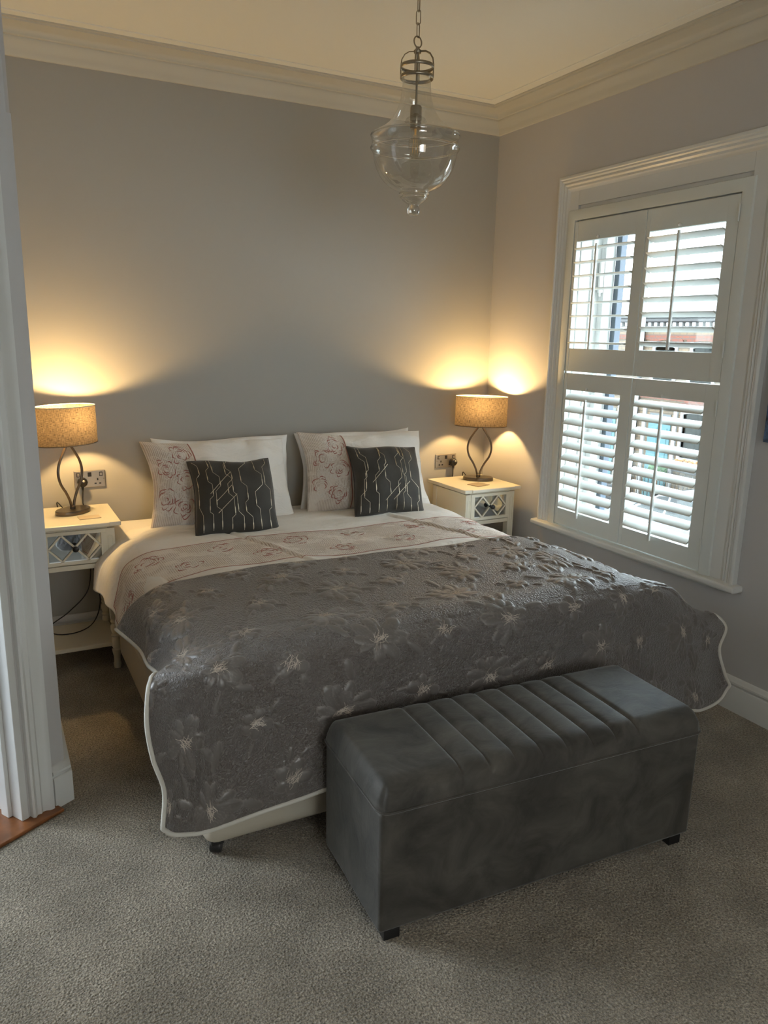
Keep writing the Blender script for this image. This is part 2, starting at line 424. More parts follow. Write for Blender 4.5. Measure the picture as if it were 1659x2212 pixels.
# doorway: lining, stop and moulded architrave
door = structure(obj('door_1', (lambda b: (dbox(b, DS0 - .002, DS0 + .022, -.13, .004, .012, 2.06), dbox(b, DS1 - .022, DS1 + .002, -.13, .004, .012, 2.06), dbox(b, DS0, DS1, -.13, .004, 2.03, 2.062), b)[-1])(B()), m_gloss, bev=.002))
bm = B(); dbox(bm, DS0 + .022, DS0 + .036, -.09, -.05, .012, 2.04); dbox(bm, DS1 - .036, DS1 - .022, -.09, -.05, .012, 2.04)
obj('door_stop', bm, m_gloss, door, bev=.002)
arch = [(0, 0), (0, .018), (-.006, .022), (-.012, .018), (-.018, .014), (-.030, .018), (-.038, .013), (-.048, .016), (-.056, .024), (-.064, .028), (-.073, .028), (-.075, .024), (-.075, 0)]
def arch_map(a, b, h):
    p = dpt(a, h); return (p.x, p.y, b)
structure(obj('trim_4', sweep2d([(DS0 - .010, .012), (DS0 - .010, 2.075), (DS1 + .010, 2.075), (DS1 + .010, 0.012)], [(-o, h) for o, h in arch], arch_map), m_gloss, smooth='auto'))

# ---------------- window architrave, inner board, sill
def wmap(a, b, h): return (-h, a, b)     # a = y, b = z, h = into the room
moul = [(0, 0), (0, .030), (.006, .034), (.014, .034), (.018, .028), (.026, .030), (.034, .022), (.044, .026), (.052, .018), (.062, .020), (.070, .012), (.085, .010), (.085, 0)]
path = [(-1.954, .565), (-1.954, 2.424), (-.612, 2.424), (-.612, .565)]
structure(obj('trim_5', sweep2d(path, [(-o, h) for o, h in moul], wmap), m_gloss, smooth='auto'))
bm = B()                                  # flat boards between moulding and shutter frame
box(bm, -.011, .02, -1.875, -1.800, .565, 2.345); box(bm, -.011, .02, -.755, -.692, .565, 2.345); box(bm, -.011, .02, -1.80, -.755, 2.272, 2.345)
structure(obj('trim_6', bm, m_gloss, bev=.0015))
bm = B(); box(bm, -.062, .03, -1.984, -.585, .536, .567)
structure(obj('trim_7', bm, m_gloss, bev=.010, seg=3))
# recessed box head above the shutters and the white reveal linings
bm = B(); box(bm, .004, .03, WY0, WY1, 2.19, WZ1); box(bm, .05, .31, WY0, WY1, 2.25, WZ1 + .001)
box(bm, .03, .30, WY1 - .018, WY1 + .001, WZ0, WZ1); box(bm, .03, .30, WY0 - .001, WY0 + .018, WZ0, WZ1)
box(bm, .06, .31, WY0, WY1, WZ0 - .001, WZ0 + .03)
box(bm, .105, .125, WY1 - .028, WY1 - .015, WZ0, WZ1)
structure(obj('trim_8', bm, m_gloss, bev=.002))
# glazed window
win = structure(obj('window_1', (lambda b: (
    box(b, .170, .240, WY1 - .055, WY1 - .018, WZ0 + .03, 2.25), box(b, .215, .262, WY0 + .018, WY0 + .085, WZ0 + .03, 2.25),
    box(b, .215, .262, WY0 + .085, WY1 - .055, WZ0 + .03, WZ0 + .09), box(b, .215, .262, WY0 + .085, WY1 - .055, 2.18, 2.25), b)[-1])(B()), m_gloss, bev=.003))
m_blue = mat('dark_blue_paint', (.018, .045, .085), .5)
bm = B(); box(bm, .243, .285, WY1 - .086, WY1 - .060, WZ0 + .09, 2.18); box(bm, .243, .268, WY1 - .062, WY1 - .050, WZ0 + .09, 2.18)
obj('outer_frame', bm, m_blue, win, bev=.003)
bm = B(); box(bm, .236, .240, WY0 + .08, WY1 - .05, WZ0 + .085, 2.185)
obj('pane', bm, m_glass, win)
bm = B(); box(bm, .145, .170, WY1 - .05, WY1 - .035, 1.84, 2.00); lathe(bm, [(.006, 0), (.006, .05)], M=Matrix.Translation((.155, WY1 - .042, 1.82)), n=10)
obj('window_handle', bm, m_white, win, bev=.003)
# frame and pane of the added fill window (behind the viewer)
fill_win = structure(obj('fill_window', sweep2d([(-2.7, 1.1), (-1.9, 1.1), (-1.9, 2.1), (-2.7, 2.1)], [(0, -.02), (.07, -.02), (.07, .05), (0, .05)], lambda a, b, h: (a, YR - .1 + h, b), closed=True), m_gloss, bev=.003))
bm = B(); box(bm, -2.65, -1.95, YR - .09, YR - .086, 1.15, 2.05); obj('pane', bm, m_glass, fill_win)

# ================================================================== SHUTTERS
# L-frame around the four panels
FR = -.022
bm = sweep2d([(-1.763, .572), (-1.763, 2.197), (-.748, 2.197), (-.748, .572)], [(-.0, 0), (-.0, .004), (.0, .022), (.010, .026), (.040, .026), (.052, .020), (.056, .010), (.056, 0)], lambda a, b, h: (-h, a, b), closed=True)
shutters = thing('window_shutters', 'white plantation shutters, four louvred panels filling the window', 'shutters', (0, -1.2555, .565))
inv_s = Matrix.Translation((0, 1.2555, -.565))
bmesh.ops.transform(bm, matrix=inv_s, verts=bm.verts)
fr = obj('shutter_frame', bm, m_shut, shutters, smooth='auto')
def shutter(name, label, y0, y1, z0, z1, oz0, oz1, n, tilt, rod_y, sto):
    """y0<y1, opening oz0..oz1, sto=(stile at y0 side, stile at y1 side)"""
    cy_ = (y0 + y1) / 2; X0, X1 = -.020, .008; a, b = y0 + sto[0] - cy_, y1 - sto[1] - cy_; Y0, Y1 = y0 - cy_, y1 - cy_
    bm = B(); box(bm, X0, X1, Y0, a, 0, z1 - z0); box(bm, X0, X1, b, Y1, 0, z1 - z0)
    box(bm, X0 + .0015, X1 - .0015, a - .002, b + .002, 0, oz0 - z0); box(bm, X0 + .0015, X1 - .0015, a - .002, b + .002, oz1 - z0, z1 - z0)
    t = obj(name, bm, m_shut, shutters, bev=.002); t['label'] = label
    t.location = (0, (y0 + y1) / 2 + 1.2555, z0 - .565)
    pitch = (oz1 - oz0) / n; W = .064
    proto = None
    for i in range(n):
        if proto is None:
            bm = B(); k = 14; vs = []
            pr = [(W / 2 * math.cos(q), (.0055 if abs(math.sin(q)) > .01 else 0) * math.sin(q) * (1 - .1 * math.cos(q) ** 2)) for q in [2 * PI * j / k for j in range(k)]]
            for yy in (a + .002, b - .002): vs.append([bm.verts.new((x, yy, z)) for x, z in pr])
            for j in range(k): bm.faces.new((vs[0][j], vs[0][(j + 1) % k], vs[1][(j + 1) % k], vs[1][j]))
            bm.faces.new(vs[0]); bm.faces.new(vs[1][::-1])
            proto = o = obj('louvre', bm, m_shut, t, smooth='auto')
        else:
            o = proto.copy(); COL.objects.link(o); o.parent = t
        o.location = (-.006, 0, oz0 - z0 + pitch * (i + .45)); o.rotation_euler = (0, -math.radians(tilt), 0)
    ex = -.006 - W / 2 * math.cos(math.radians(tilt)); ez = -W / 2 * math.sin(math.radians(tilt))
    bm = B(); ry = rod_y - cy_
    zt = oz0 - z0 + pitch * (n - .55) + ez + .012; zb = oz0 - z0 + pitch * .45 + ez - .035
    box(bm, ex - .016, ex - .003, ry - .006, ry + .006, zb, zt)
    obj('tilt_rod', bm, m_shut, t, bev=.003)
    bm = B(); Mk = Matrix.Translation((X0, ry + .015, oz1 - z0 + .012)) @ Matrix.Rotation(-PI / 2, 4, 'Y')
    lathe(bm, [(.004, 0), (.004, .006), (.007, .010), (.0075, .014), (.004, .018), (0, .019)], n=14, M=Mk)
    obj('magnet_catch', bm, m_white, t, smooth=True)
    return t
shutter('shutter_panel', 'upper shutter panel nearest the corner lamp, louvres level', -1.250, -.751, 1.424, 2.190, 1.545, 2.090, 8, -3, -.955, (.066, .022))
shutter('shutter_panel', 'upper shutter panel on the right, louvres tipped down outwards', -1.760, -1.254, 1.424, 2.190, 1.548, 2.090, 8, -20, -1.475, (.062, .022))
shutter('shutter_panel', 'lower shutter panel nearest the bedside table, louvres half closed', -1.250, -.751, .576, 1.414, .665, 1.325, 10, 33, -.955, (.072, .022))
shutter('shutter_panel', 'lower shutter panel on the right, brightest louvres with the parked car behind', -1.760, -1.254, .576, 1.414, .668, 1.332, 10, 29, -1.475, (.070, .022))
# hinges on the frame at the right
for z in (.66, 1.28, 1.53, 2.08):
    bm = B(); lathe(bm, [(.0045, 0), (.0045, .07)], n=10, M=inv_s @ Matrix.Translation((-.028, -1.764, z)))
    obj('hinge', bm, m_shut, fr, smooth='auto')

# picture at the right edge of the view
m_pic = mat('blue_picture', (.05, .09, .17), .5, var=(45, .9))
t = thing('wall_picture', 'blue mottled picture just cut by the right edge of the photo', 'picture', (0, -2.36, 1.2))
bm = B(); box(bm, -.030, -.002, -.35, .35, 0, .9); obj('canvas', bm, m_pic, t, bev=.002)

# ================================================================== BED
BX0, BX1, BY0, BY1 = -2.365, -.565, -2.01, -.035
bed = thing('divan_bed', 'wide cream divan bed with its mattress under the bedding', 'bed', ((BX0 + BX1) / 2, (BY0 + BY1) / 2, 0))
bw, bl = (BX1 - BX0) / 2, (BY1 - BY0) / 2
bm = B(); box(bm, -bw, bw, -bl, bl, .045, .298); obj('divan_base', bm, m_divan, bed, smooth='auto', bev=.045, seg=5)
prof = [(0, .300), (.008, .303), (.013, .310)]
for k in range(8):
    z = .322 + k * .033; prof += [(.013, z - .009), (.011, z - .004), (.001, z), (.011, z + .004), (.013, z + .009)]
prof += [(.012, .59), (.006, .615), (-.02, .636), (-.06, .643)]
rr = []
for cx_, cy_, a0 in ((bw - .09, bl - .09, 0), (-bw + .09, bl - .09, 90), (-bw + .09, -bl + .09, 180), (bw - .09, -bl + .09, 270)):
    for k in range(7):
        a = math.radians(a0 + 15 * k); rr.append((cx_ + .075 * math.cos(a), cy_ + .075 * math.sin(a)))
bm = sweep2d(rr, [(-o, z) for o, z in prof], lambda a, b, h: (a, b, h), closed=True)
# close top
top = [v for v in bm.verts if abs(v.co.z - .643) < 1e-5]
top.sort(key=lambda v: math.atan2(v.co.y, v.co.x)); bm.faces.new(top)
obj('mattress', bm, m_mattress, bed, smooth='auto')
bm = B()
prof = [(-.0145, .50), (-.0145, .59), (-.008, .618), (.02, .640), (.06, .647), (.06, .645), (0, .50)]
bm = sweep2d(rr, prof, lambda a, b, h: (a, b, h), closed=True)
top = [v for v in bm.verts if abs(v.co.z - .647) < 1e-5]
top.sort(key=lambda v: math.atan2(v.co.y, v.co.x)); bm.faces.new(top)
obj('fitted_sheet', bm, m_linen, bed, smooth='auto')
for sx in (-1, 1):
    for sy in (-1, 1):
        bm = B(); x, y = sx * (bw - .045), sy * (bl - .05)
        Mk = Matrix.Translation((x, y, .022)) @ Matrix.Rotation(PI / 2, 4, 'Y') @ Matrix.Rotation(.5, 4, 'X')
        lathe(bm, [(0, -.017), (.020, -.017), (.022, -.013), (.022, .013), (.020, .017), (0, .017)], n=20, M=Mk)
        lathe(bm, [(.012, .03), (.018, .055), (.02, .078)], x, y, n=14); box(bm, x - .020, x + .020, y - .02, y + .012, .036, .052)
        obj('castor', bm, m_black, bed, smooth='auto')

# ---------------- duvet
dxs = [-2.46, -2.43, -2.385, -2.31, -2.15, -1.9, -1.46, -1.0, -.75, -.60, -.52, -.46, -.42]
us = [0, .085, .17, .27, .43, .68, 1.12, 1.58, 1.83, 1.98, 2.08, 2.18, 2.28]
rows = [(-.30, [-.50, -.40, -.34, -.31, -.30, -.29, -.28, -.28, -.28, -.28, -.28, -.28, -.30]),
        (-.45, [-.60, -.53, -.48, -.46, -.45, -.44, -.44, -.44, -.44, -.44, -.44, -.44, -.45]),
        (-.65, [-.76, -.70, -.67, -.66, -.65, -.65, -.65, -.65, -.65, -.65, -.65, -.65, -.65]),
        (-.85, [-.92, -.89, -.87, -.86, -.85, -.85, -.85, -.85, -.85, -.85, -.85, -.85, -.85]),
        (-1.05, [-1.08, -1.06, -1.06, -1.05, -1.05, -1.05, -1.05, -1.05, -1.05, -1.05, -1.05, -1.05, -1.05]),
        (-1.25, [-1.25] * 13), (-1.50, [-1.50] * 13), (-1.75, [-1.75] * 13)]
zz = [.455, .535, .605, .650, .672, .680, .676, .680, .672, .645, .590, .51, .43]
hem_dx = [-.020, -.020, .002, .014, .008, .035, .05, .05]
hem_dz = [.000, .010, .0, -.02, -.03, .04, .10, .12]
net = []
for i, (yy, ys) in enumerate(rows):
    row = []
    for j in range(13):
        x = dxs[j] + (hem_dx[i] if j < 2 else 0); z = zz[j] + (hem_dz[i] if j < 2 else 0)
        if i == 0 and j >= 2: z -= .012
        if i >= 5 and j <= 3: x += [.0, .02, .03, .015][j]; z -= [0, 0, .012, .012][j]
        row.append((x, ys[j], z))
    net.append(row)
dvs = [.0, .15, .35, .55, .75, .95, 1.20, 1.45]
def duv_wob(u, v, p):
    q = p.copy()
    q[..., 2] += .0035 * np.sin(7 * u + 3 * v) + .0025 * np.sin(17 * u - 9 * v + 1) + .002 * np.sin(31 * v + 5 * np.sin(4 * u)) \
        - .010 * np.exp(-((u - .74 - .30 * (v - .5)) / .010) ** 2) * (v > .3) - .010 * np.exp(-((u - 1.62 - .30 * (v - .5)) / .010) ** 2) * (v > .3) \
        + .005 * np.exp(-((u - .76 - .30 * (v - .5)) / .015) ** 2) + .006 * np.exp(-((u - 1.64 - .30 * (v - .5)) / .018) ** 2)
    side = np.clip((.20 - u) / .2, 0, 1)
    q[..., 0] += side * .006 * np.sin(26 * v + 1)
    return q
DUV = Sheet(us, dvs, net, duv_wob)
_p, _n = DUV.frame([1.0], [.5]); DSG = 1 if _n[0, 2] > 0 else -1
def duv_frame(u, v):
    p, n = DUV.frame(u, v); return p, n * DSG
U = np.linspace(0, 2.28, 420); V = np.linspace(0, 1.45, 300)
P = DUV.grid(U, V); UU, VV = np.meshgrid(U, V); P = duv_wob(UU, VV, P)
BV0, BV1 = .480, .880
sidebend = lambda u: 0.0 * u
band = ((VV > BV0) & (VV < BV1) & (UU > .015)).astype(float)
def duvet_mat(name, attr=True):
    m = bpy.data.materials.new(name); m.use_nodes = True; nt = m.node_tree; b = nt.nodes['Principled BSDF']
    at = N(nt, 'ShaderNodeAttribute', _attribute_name='band'); uv = N(nt, 'ShaderNodeUVMap')
    sep = N(nt, 'ShaderNodeSeparateXYZ'); nt.links.new(uv.outputs[0], sep.inputs[0])
    nz = N(nt, 'ShaderNodeTexNoise', Scale=9., Detail=3.); nt.links.new(uv.outputs[0], nz.inputs['Vector'])
    gt = N(nt, 'ShaderNodeMapRange'); gt.inputs[1].default_value = .50; gt.inputs[2].default_value = .56; gt.inputs[3].default_value = 1.0; gt.inputs[4].default_value = .25
    nt.links.new(nz.outputs['Fac'], gt.inputs[0])
    mu = N(nt, 'ShaderNodeMath', _operation='MULTIPLY'); mu.inputs[1].default_value = 2 * PI / .0085; nt.links.new(sep.outputs[0], mu.inputs[0])
    sn = N(nt, 'ShaderNodeMath', _operation='SINE'); nt.links.new(mu.outputs[0], sn.inputs[0])
    a = N(nt, 'ShaderNodeMapRange'); a.inputs[1].default_value = -1; a.inputs[2].default_value = 1; nt.links.new(sn.outputs[0], a.inputs[0])
    rb = N(nt, 'ShaderNodeMath', _operation='MULTIPLY'); nt.links.new(a.outputs[0], rb.inputs[0]); nt.links.new(gt.outputs[0], rb.inputs[1])
    rb2 = N(nt, 'ShaderNodeMath', _operation='MULTIPLY'); nt.links.new(rb.outputs[0], rb2.inputs[0]); nt.links.new(at.outputs['Fac'], rb2.inputs[1])
    vn = N(nt, 'ShaderNodeTexNoise', Scale=55., Detail=2., Distortion=2.); nt.links.new(uv.outputs[0], vn.inputs['Vector'])
    # colour
    c1 = N(nt, 'ShaderNodeMix', _data_type='RGBA'); c1.inputs[6].default_value = (.80, .745, .69, 1); c1.inputs[7].default_value = (.56, .475, .41, 1)
    nt.links.new(rb2.outputs[0], c1.inputs[0])
    c2 = N(nt, 'ShaderNodeMix', _data_type='RGBA'); c2.inputs[6].default_value = (.83, .81, .775, 1)
    nt.links.new(at.outputs['Fac'], c2.inputs[0]); nt.links.new(c1.outputs[2], c2.inputs[7]); nt.links.new(c2.outputs[2], b.inputs['Base Color'])
    b1 = N(nt, 'ShaderNodeBump', Strength=.5, Distance=.003); b1.invert = True; nt.links.new(rb2.outputs[0], b1.inputs['Height'])
    mb = N(nt, 'ShaderNodeMath', _operation='MULTIPLY'); nt.links.new(vn.outputs['Fac'], mb.inputs[0]); nt.links.new(at.outputs['Fac'], mb.inputs[1])
    b2 = N(nt, 'ShaderNodeBump', Strength=.55, Distance=.008); nt.links.new(mb.outputs[0], b2.inputs['Height']); nt.links.new(b1.outputs[0], b2.inputs['Normal'])
    wn = N(nt, 'ShaderNodeTexNoise', Scale=5., Detail=4., Distortion=1.5); mp = N(nt, 'ShaderNodeMapping'); mp.inputs['Scale'].default_value = (1, 2.4, 1)
    nt.links.new(uv.outputs[0], mp.inputs[0]); nt.links.new(mp.outputs[0], wn.inputs['Vector'])
    b3 = N(nt, 'ShaderNodeBump', Strength=.45, Distance=.03); nt.links.new(wn.outputs['Fac'], b3.inputs['Height']); nt.links.new(b2.outputs[0], b3.inputs['Normal'])
    nt.links.new(b3.outputs[0], b.inputs['Normal']); b.inputs['Roughness'].default_value = .85; b.inputs['Sheen Weight'].default_value = .1
    return m
m_duvet = duvet_mat('printed_cotton')
# underside for thickness
duv = grid_mesh('duvet', P, np.dstack([UU, VV]), {'band': band}, m_duvet)
s = duv.modifiers.new('thick', 'SOLIDIFY'); s.thickness = .006; s.offset = 1
tag(duv, 'white duvet with a pink rose-embroidered ribbed band across it', 'duvet')
# piping lines of the band and roses
L = []
for vv_ in (BV0, BV1):
    uu = np.linspace(.02, 2.26, 260); L.append((np.stack([uu, np.full_like(uu, vv_)], 1), .0040))
vv_ = np.linspace(BV0, BV1, 50); L.append((np.stack([np.full_like(vv_, .02), vv_], 1), .0030))
ribbons('band_piping', L, duv_frame, m_rose, duv, .0012)
def rose(cu, cv, R, r):
    red, pale = [], []
    for k in range(5):
        rad = R * (.18 + .17 * k); na = 2 + k
        for a in range(na):
            a0 = 2 * PI * a / na + r.uniform(-.4, .4) + k; span = 2 * PI / na * r.uniform(.55, .95)
            t = np.linspace(0, 1, 14); th = a0 + span * t
            rr_ = rad * (1 + .22 * np.sin(PI * t) * r.uniform(.5, 1.3) + .05 * np.sin(9 * t + a0)); wd = .0042 * np.sin(PI * np.clip(t, .06, .94)) + .0010
            (red if r.rand() < .42 + .1 * (k > 2) else pale).append((np.stack([cu + rr_ * np.cos(th), cv + .8 * rr_ * np.sin(th)], 1), wd))
    for a in range(9):           # petal edges and leaves around
        th0 = r.uniform(0, 2 * PI); c = np.array([cu + R * 1.15 * math.cos(th0), cv + .9 * R * math.sin(th0)]); l = R * r.uniform(.35, .6)
        t = np.linspace(0, 2 * PI, 18); e = np.stack([l * np.cos(t), .38 * l * np.sin(t)], 1); ca, sa = math.cos(th0 + .5), math.sin(th0 + .5)
        pale.append((c + e @ np.array([[ca, sa], [-sa, ca]]), .0024))
    return red, pale
r_ = np.random.RandomState(3)
RED, PALE = [], []
k = 0
for cu in np.arange(.10, 2.26, .165):
    cv = BV0 + (.11 if k % 2 else .28) + r_.uniform(-.02, .02); k += 1
    a, b = rose(cu + r_.uniform(-.02, .02), cv, .062 + r_.uniform(-.006, .008), r_); RED += a; PALE += b
ok = lambda q: (q[0][:, 1].min() > BV0 + .006) and (q[0][:, 1].max() < BV1 - .006) and q[0][:, 0].min() > .03 and q[0][:, 0].max() < 2.25
ribbons('rose_embroidery', [q for q in RED if ok(q)], duv_frame, m_rose, duv, .0008)
ribbons('leaf_embroidery', [q for q in PALE if ok(q)], duv_frame, m_rosepale, duv, .0008)

# ---------------- quilted coverlet
cu_ = [0, .09, .18, .29, .44, .69, 1.09, 1.49, 1.89, 2.14, 2.29, 2.40, 2.51, 2.63, 2.75]
#        hem                edge                                                    edge                    hem
X_ = [-2.475, -2.440, -2.395, -2.325, -2.20, -1.95, -1.55, -1.15, -.80, -.66, -.565, -.50, -.46, -.42, -.39]
Z_ = [.500, .575, .635, .675, .690, .697, .692, .695, .692, .684, .655, .59, .48, .37, .27]
cv_ = [0, .20, .40, .58, .70, .80, .90, 1.02, 1.14, 1.27]
ys_ = [-1.275, -1.46, -1.66, -1.85, -1.97, -2.045, -2.068, -2.072, -2.078, -2.085]
net = []
for i, y in enumerate(ys_):
    row = []
    for j in range(15):
        x, z, yy = X_[j], Z_[j], y
        if i <= 3:
            z += [0, .003, .002, -.006][i] if 2 < j < 11 else 0
        row.append([x, yy, z])
    net.append(row)
net = np.array(net)
# left hem of the side drop
for i, (x, y, z) in enumerate([(-2.487, -1.25, .512), (-2.435, -1.42, .492), (-2.438, -1.60, .505), (-2.440, -1.78, .545), (-2.475, -1.905, .600)]): net[i, 0] = (x, y, z)
for i, (x, y, z) in enumerate([(-2.445, -1.262, .585), (-2.415, -1.44, .570), (-2.415, -1.63, .575), (-2.415, -1.82, .600), (-2.445, -1.94, .630)]): net[i, 1] = (x, y, z)
net[3, 2] = (-2.385, -1.85, .632); net[4, 2] = (-2.395, -1.97, .640); net[4, 3] = (-2.325, -1.975, .668)
# foot roll and drop   (rows 5..9)
for j in range(15):
    xs = {0: -2.52, 1: -2.48, 2: -2.43, 3: -2.36, 4: -2.22, 5: -1.95, 6: -1.55, 7: -1.15, 8: -.78, 9: -.60, 10: -.46, 11: -.36, 12: -.27, 13: -.19, 14: -.12}[j]
    for i, (z, sp) in enumerate([(.645, .25), (.56, .6), (.445, .85), (.32, 1.0), (.185, 1.0)]):
        x = X_[j] + (xs - X_[j]) * sp if 3 <= j <= 10 else xs
        net[5 + i, j] = (x, ys_[5 + i], z)
lefthem = [(-2.505, -1.99, .610), (-2.520, -2.02, .520), (-2.512, -2.045, .415), (-2.488, -2.060, .315), (-2.508, -2.078, .200)]
for i in range(5):
    net[5 + i, 0] = lefthem[i]
    a = np.array(lefthem[i]); c = net[5 + i, 3]
    net[5 + i, 1] = a * .72 + c * .28 + np.array([0, -.006, .006]); net[5 + i, 2] = a * .4 + c * .6 + np.array([0, -.008, .004])
net[5, 1] = (-2.46, -2.01, .628); net[5, 2] = (-2.41, -2.035, .640); net[5, 3] = (-2.335, -2.045, .645)
# right side: drop and flared corner
for i in range(5):
    for j, x, z in ((11, -.475, .58), (12, -.435, .50), (13, -.40, .42), (14, -.38, .34)): net[i, j] = (x, ys_[i], z)
righthem = [(-.18, -1.99, .47), (-.135, -2.03, .42), (-.185, -2.055, .335), (-.155, -2.072, .235), (-.115, -2.08, .175)]
net[3, 14] = (-.30, -1.86, .38); net[4, 14] = (-.22, -1.95, .44); net[3, 13] = (-.37, -1.86, .46); net[4, 13] = (-.31, -1.95, .50)
net[4, 12] = (-.38, -1.96, .55); net[4, 11] = (-.44, -1.965, .62); net[3, 12] = (-.43, -1.86, .53)
for i in range(5):
    a = np.array(righthem[i]); c = net[5 + i, 10]; net[5 + i, 14] = a
    for j, f in ((13, .75), (12, .5), (11, .25)): net[5 + i, j] = a * f + c * (1 - f)
net[5, 10] = (-.515, -2.03, .630); net[5, 11] = (-.44, -2.025, .595); net[5, 12] = (-.355, -2.01, .535); net[5, 13] = (-.265, -2.0, .50)
# bottom hem heights
hz = [.205, .178, .168, .168, .180, .215, .23, .22, .185, .16, .135, .112, .092, .105, .165]
for j in range(15): net[9, j, 2] = hz[j]
for j in range(15): net[8, j, 2] = net[8, j, 2] if j in (0, 14) else (hz[j] + .13)
net[9, 0] = (-2.500, -2.078, .205); net[9, 1] = (-2.470, -2.084, .175)
net[9, 14] = (-.112, -2.08, .160); net[9, 13] = (-.165, -2.084, .105)
def cov_wob(u, v, p):
    q = p.copy(); q[..., 2] += (.004 * np.sin(6 * u + 2) + .003 * np.sin(11 * u - 7 * v)) * (v < .75)
    f = np.clip((v - .8) / .4, 0, 1)
    q[..., 1] += f * (.010 * np.sin(7.5 * u + .5) + .006 * np.sin(17 * u)) + .004 * f
    return q
COV = Sheet(cu_, cv_, net, cov_wob)
U = np.linspace(0, 2.75, 690); V = np.linspace(0, 1.27, 340)
P = COV.grid(U, V); UU, VV = np.meshgrid(U, V); P = cov_wob(UU, VV, P); NR = normals(P)
if NR[40, 300, 2] < 0: NR = -NR; CS = -1
else: CS = 1
HT = np.full(UU.shape, .0); FL = np.zeros(UU.shape); TH = np.zeros(UU.shape)
r_ = np.random.RandomState(11)
flowers = []
gu, gv = .27, .235
for i in range(8):
    for j in range(12):
        u0 = .02 + j * gu + (.15 if i % 2 else 0) + r_.uniform(-.03, .03); v0 = .03 + i * gv * .82 + r_.uniform(-.02, .02)
        if u0 < -.03 or u0 > 2.78 or v0 > 1.28: continue
        flowers.append((u0, v0, r_.uniform(.082, .105) if (i + j) % 2 else r_.uniform(.050, .062), r_.uniform(0, 2 * PI)))
def pad(cx_, cy_, a, b, ang, h, veins=0, arcs=True):
    du, dv = UU - cx_, VV - cy_; ca, sa = math.cos(ang), math.sin(ang)
    x = (du * ca + dv * sa) / a; y = (-du * sa + dv * ca) / b / (1 - .25 * np.clip((du * ca + dv * sa) / a, -1, 1) * -1)
    q = x * x + y * y; ins = q < 1
    if not ins.any(): return
    hh = h * np.sqrt(np.clip(1 - q ** 2, 0, 1))
    if veins: hh = hh * (.74 + .26 * np.abs(np.cos(veins * y * PI / 2)))
    HT[ins] = hh[ins]; FL[ins] = 1
    rim = (q > .80) & (q < 1.0); TH[ins] = 0; TH[rim] = 1
    if veins:
        vl = ins & (np.abs(np.cos(veins * y * PI / 2)) < .20) & (q < .8) & (x < .5); TH[vl] = .7
for (u0, v0, R_, ph) in flowers:
    for k in range(3):
        a = ph + r_.uniform(0, 2 * PI); d = R_ * 1.35
        pad(u0 + d * math.cos(a), v0 + d * math.sin(a), R_ * .42, R_ * .15, a + r_.uniform(-.5, .5), .0065, 1)
for (u0, v0, R_, ph) in flowers:
    big = R_ > .07; n = 11 if big else 5
    for k in r_.permutation(n):
        a = ph + 2 * PI * k / n + r_.uniform(-.25, .25); lf = .72 + .38 * abs(math.cos((a - ph) / 2))
        ln = R_ * r_.uniform(.40, .60) * lf
        pad(u0 + R_ * .55 * lf * math.cos(a), v0 + R_ * .52 * lf * math.sin(a), ln, ln * (.42 if big else .72), a + r_.uniform(-.25, .25), .0085, 5 if big else 0)
    if big:
        for k in range(4):
            a = ph + r_.uniform(-1.2, 1.2); pad(u0 + R_ * .38 * math.cos(a), v0 + R_ * .36 * math.sin(a), R_ * .33, R_ * .12, a, .0075, 3)
HT2 = HT.copy()
for _ in range(1): HT2[1:-1, 1:-1] = (HT[1:-1, 1:-1] * 2 + HT[:-2, 1:-1] + HT[2:, 1:-1] + HT[1:-1, :-2] + HT[1:-1, 2:]) / 6
HT2 *= np.clip(np.minimum(np.minimum(UU, 2.75 - UU), np.minimum(VV, 1.27 - VV)) / .03, 0, 1)
P2 = P + NR * HT2[..., None]
m = bpy.data.materials.new('quilted_satin'); m.use_nodes = True; nt = m.node_tree; b = nt.nodes['Principled BSDF']
uv = N(nt, 'ShaderNodeUVMap'); fl = N(nt, 'ShaderNodeAttribute', _attribute_name='flower'); th = N(nt, 'ShaderNodeAttribute', _attribute_name='thread')
wv = N(nt, 'ShaderNodeTexVoronoi', Scale=88., _feature='DISTANCE_TO_EDGE'); n0 = N(nt, 'ShaderNodeTexNoise', Scale=70., Detail=2.)
mxv = N(nt, 'ShaderNodeMix', _data_type='RGBA', _blend_type='ADD'); mxv.inputs[0].default_value = .018
nt.links.new(uv.outputs[0], n0.inputs['Vector']); nt.links.new(uv.outputs[0], mxv.inputs[6]); nt.links.new(n0.outputs['Color'], mxv.inputs[7]); nt.links.new(mxv.outputs[2], wv.inputs['Vector'])
st = N(nt, 'ShaderNodeMapRange'); st.inputs[1].default_value = 0; st.inputs[2].default_value = .28; nt.links.new(wv.outputs['Distance'], st.inputs[0])
inv = N(nt, 'ShaderNodeMath', _operation='SUBTRACT'); inv.inputs[0].default_value = 1; nt.links.new(fl.outputs['Fac'], inv.inputs[1])
sm = N(nt, 'ShaderNodeMath', _operation='MULTIPLY'); nt.links.new(st.outputs[0], sm.inputs[0]); nt.links.new(inv.outputs[0], sm.inputs[1])
bp = N(nt, 'ShaderNodeBump', Strength=.75, Distance=.0035); nt.links.new(sm.outputs[0], bp.inputs['Height'])
n3 = N(nt, 'ShaderNodeTexNoise', Scale=30., Detail=3.); nt.links.new(uv.outputs[0], n3.inputs['Vector'])
bp2 = N(nt, 'ShaderNodeBump', Strength=.35, Distance=.006); nt.links.new(n3.outputs['Fac'], bp2.inputs['Height']); nt.links.new(bp.outputs[0], bp2.inputs['Normal']); nt.links.new(bp2.outputs[0], b.inputs['Normal'])
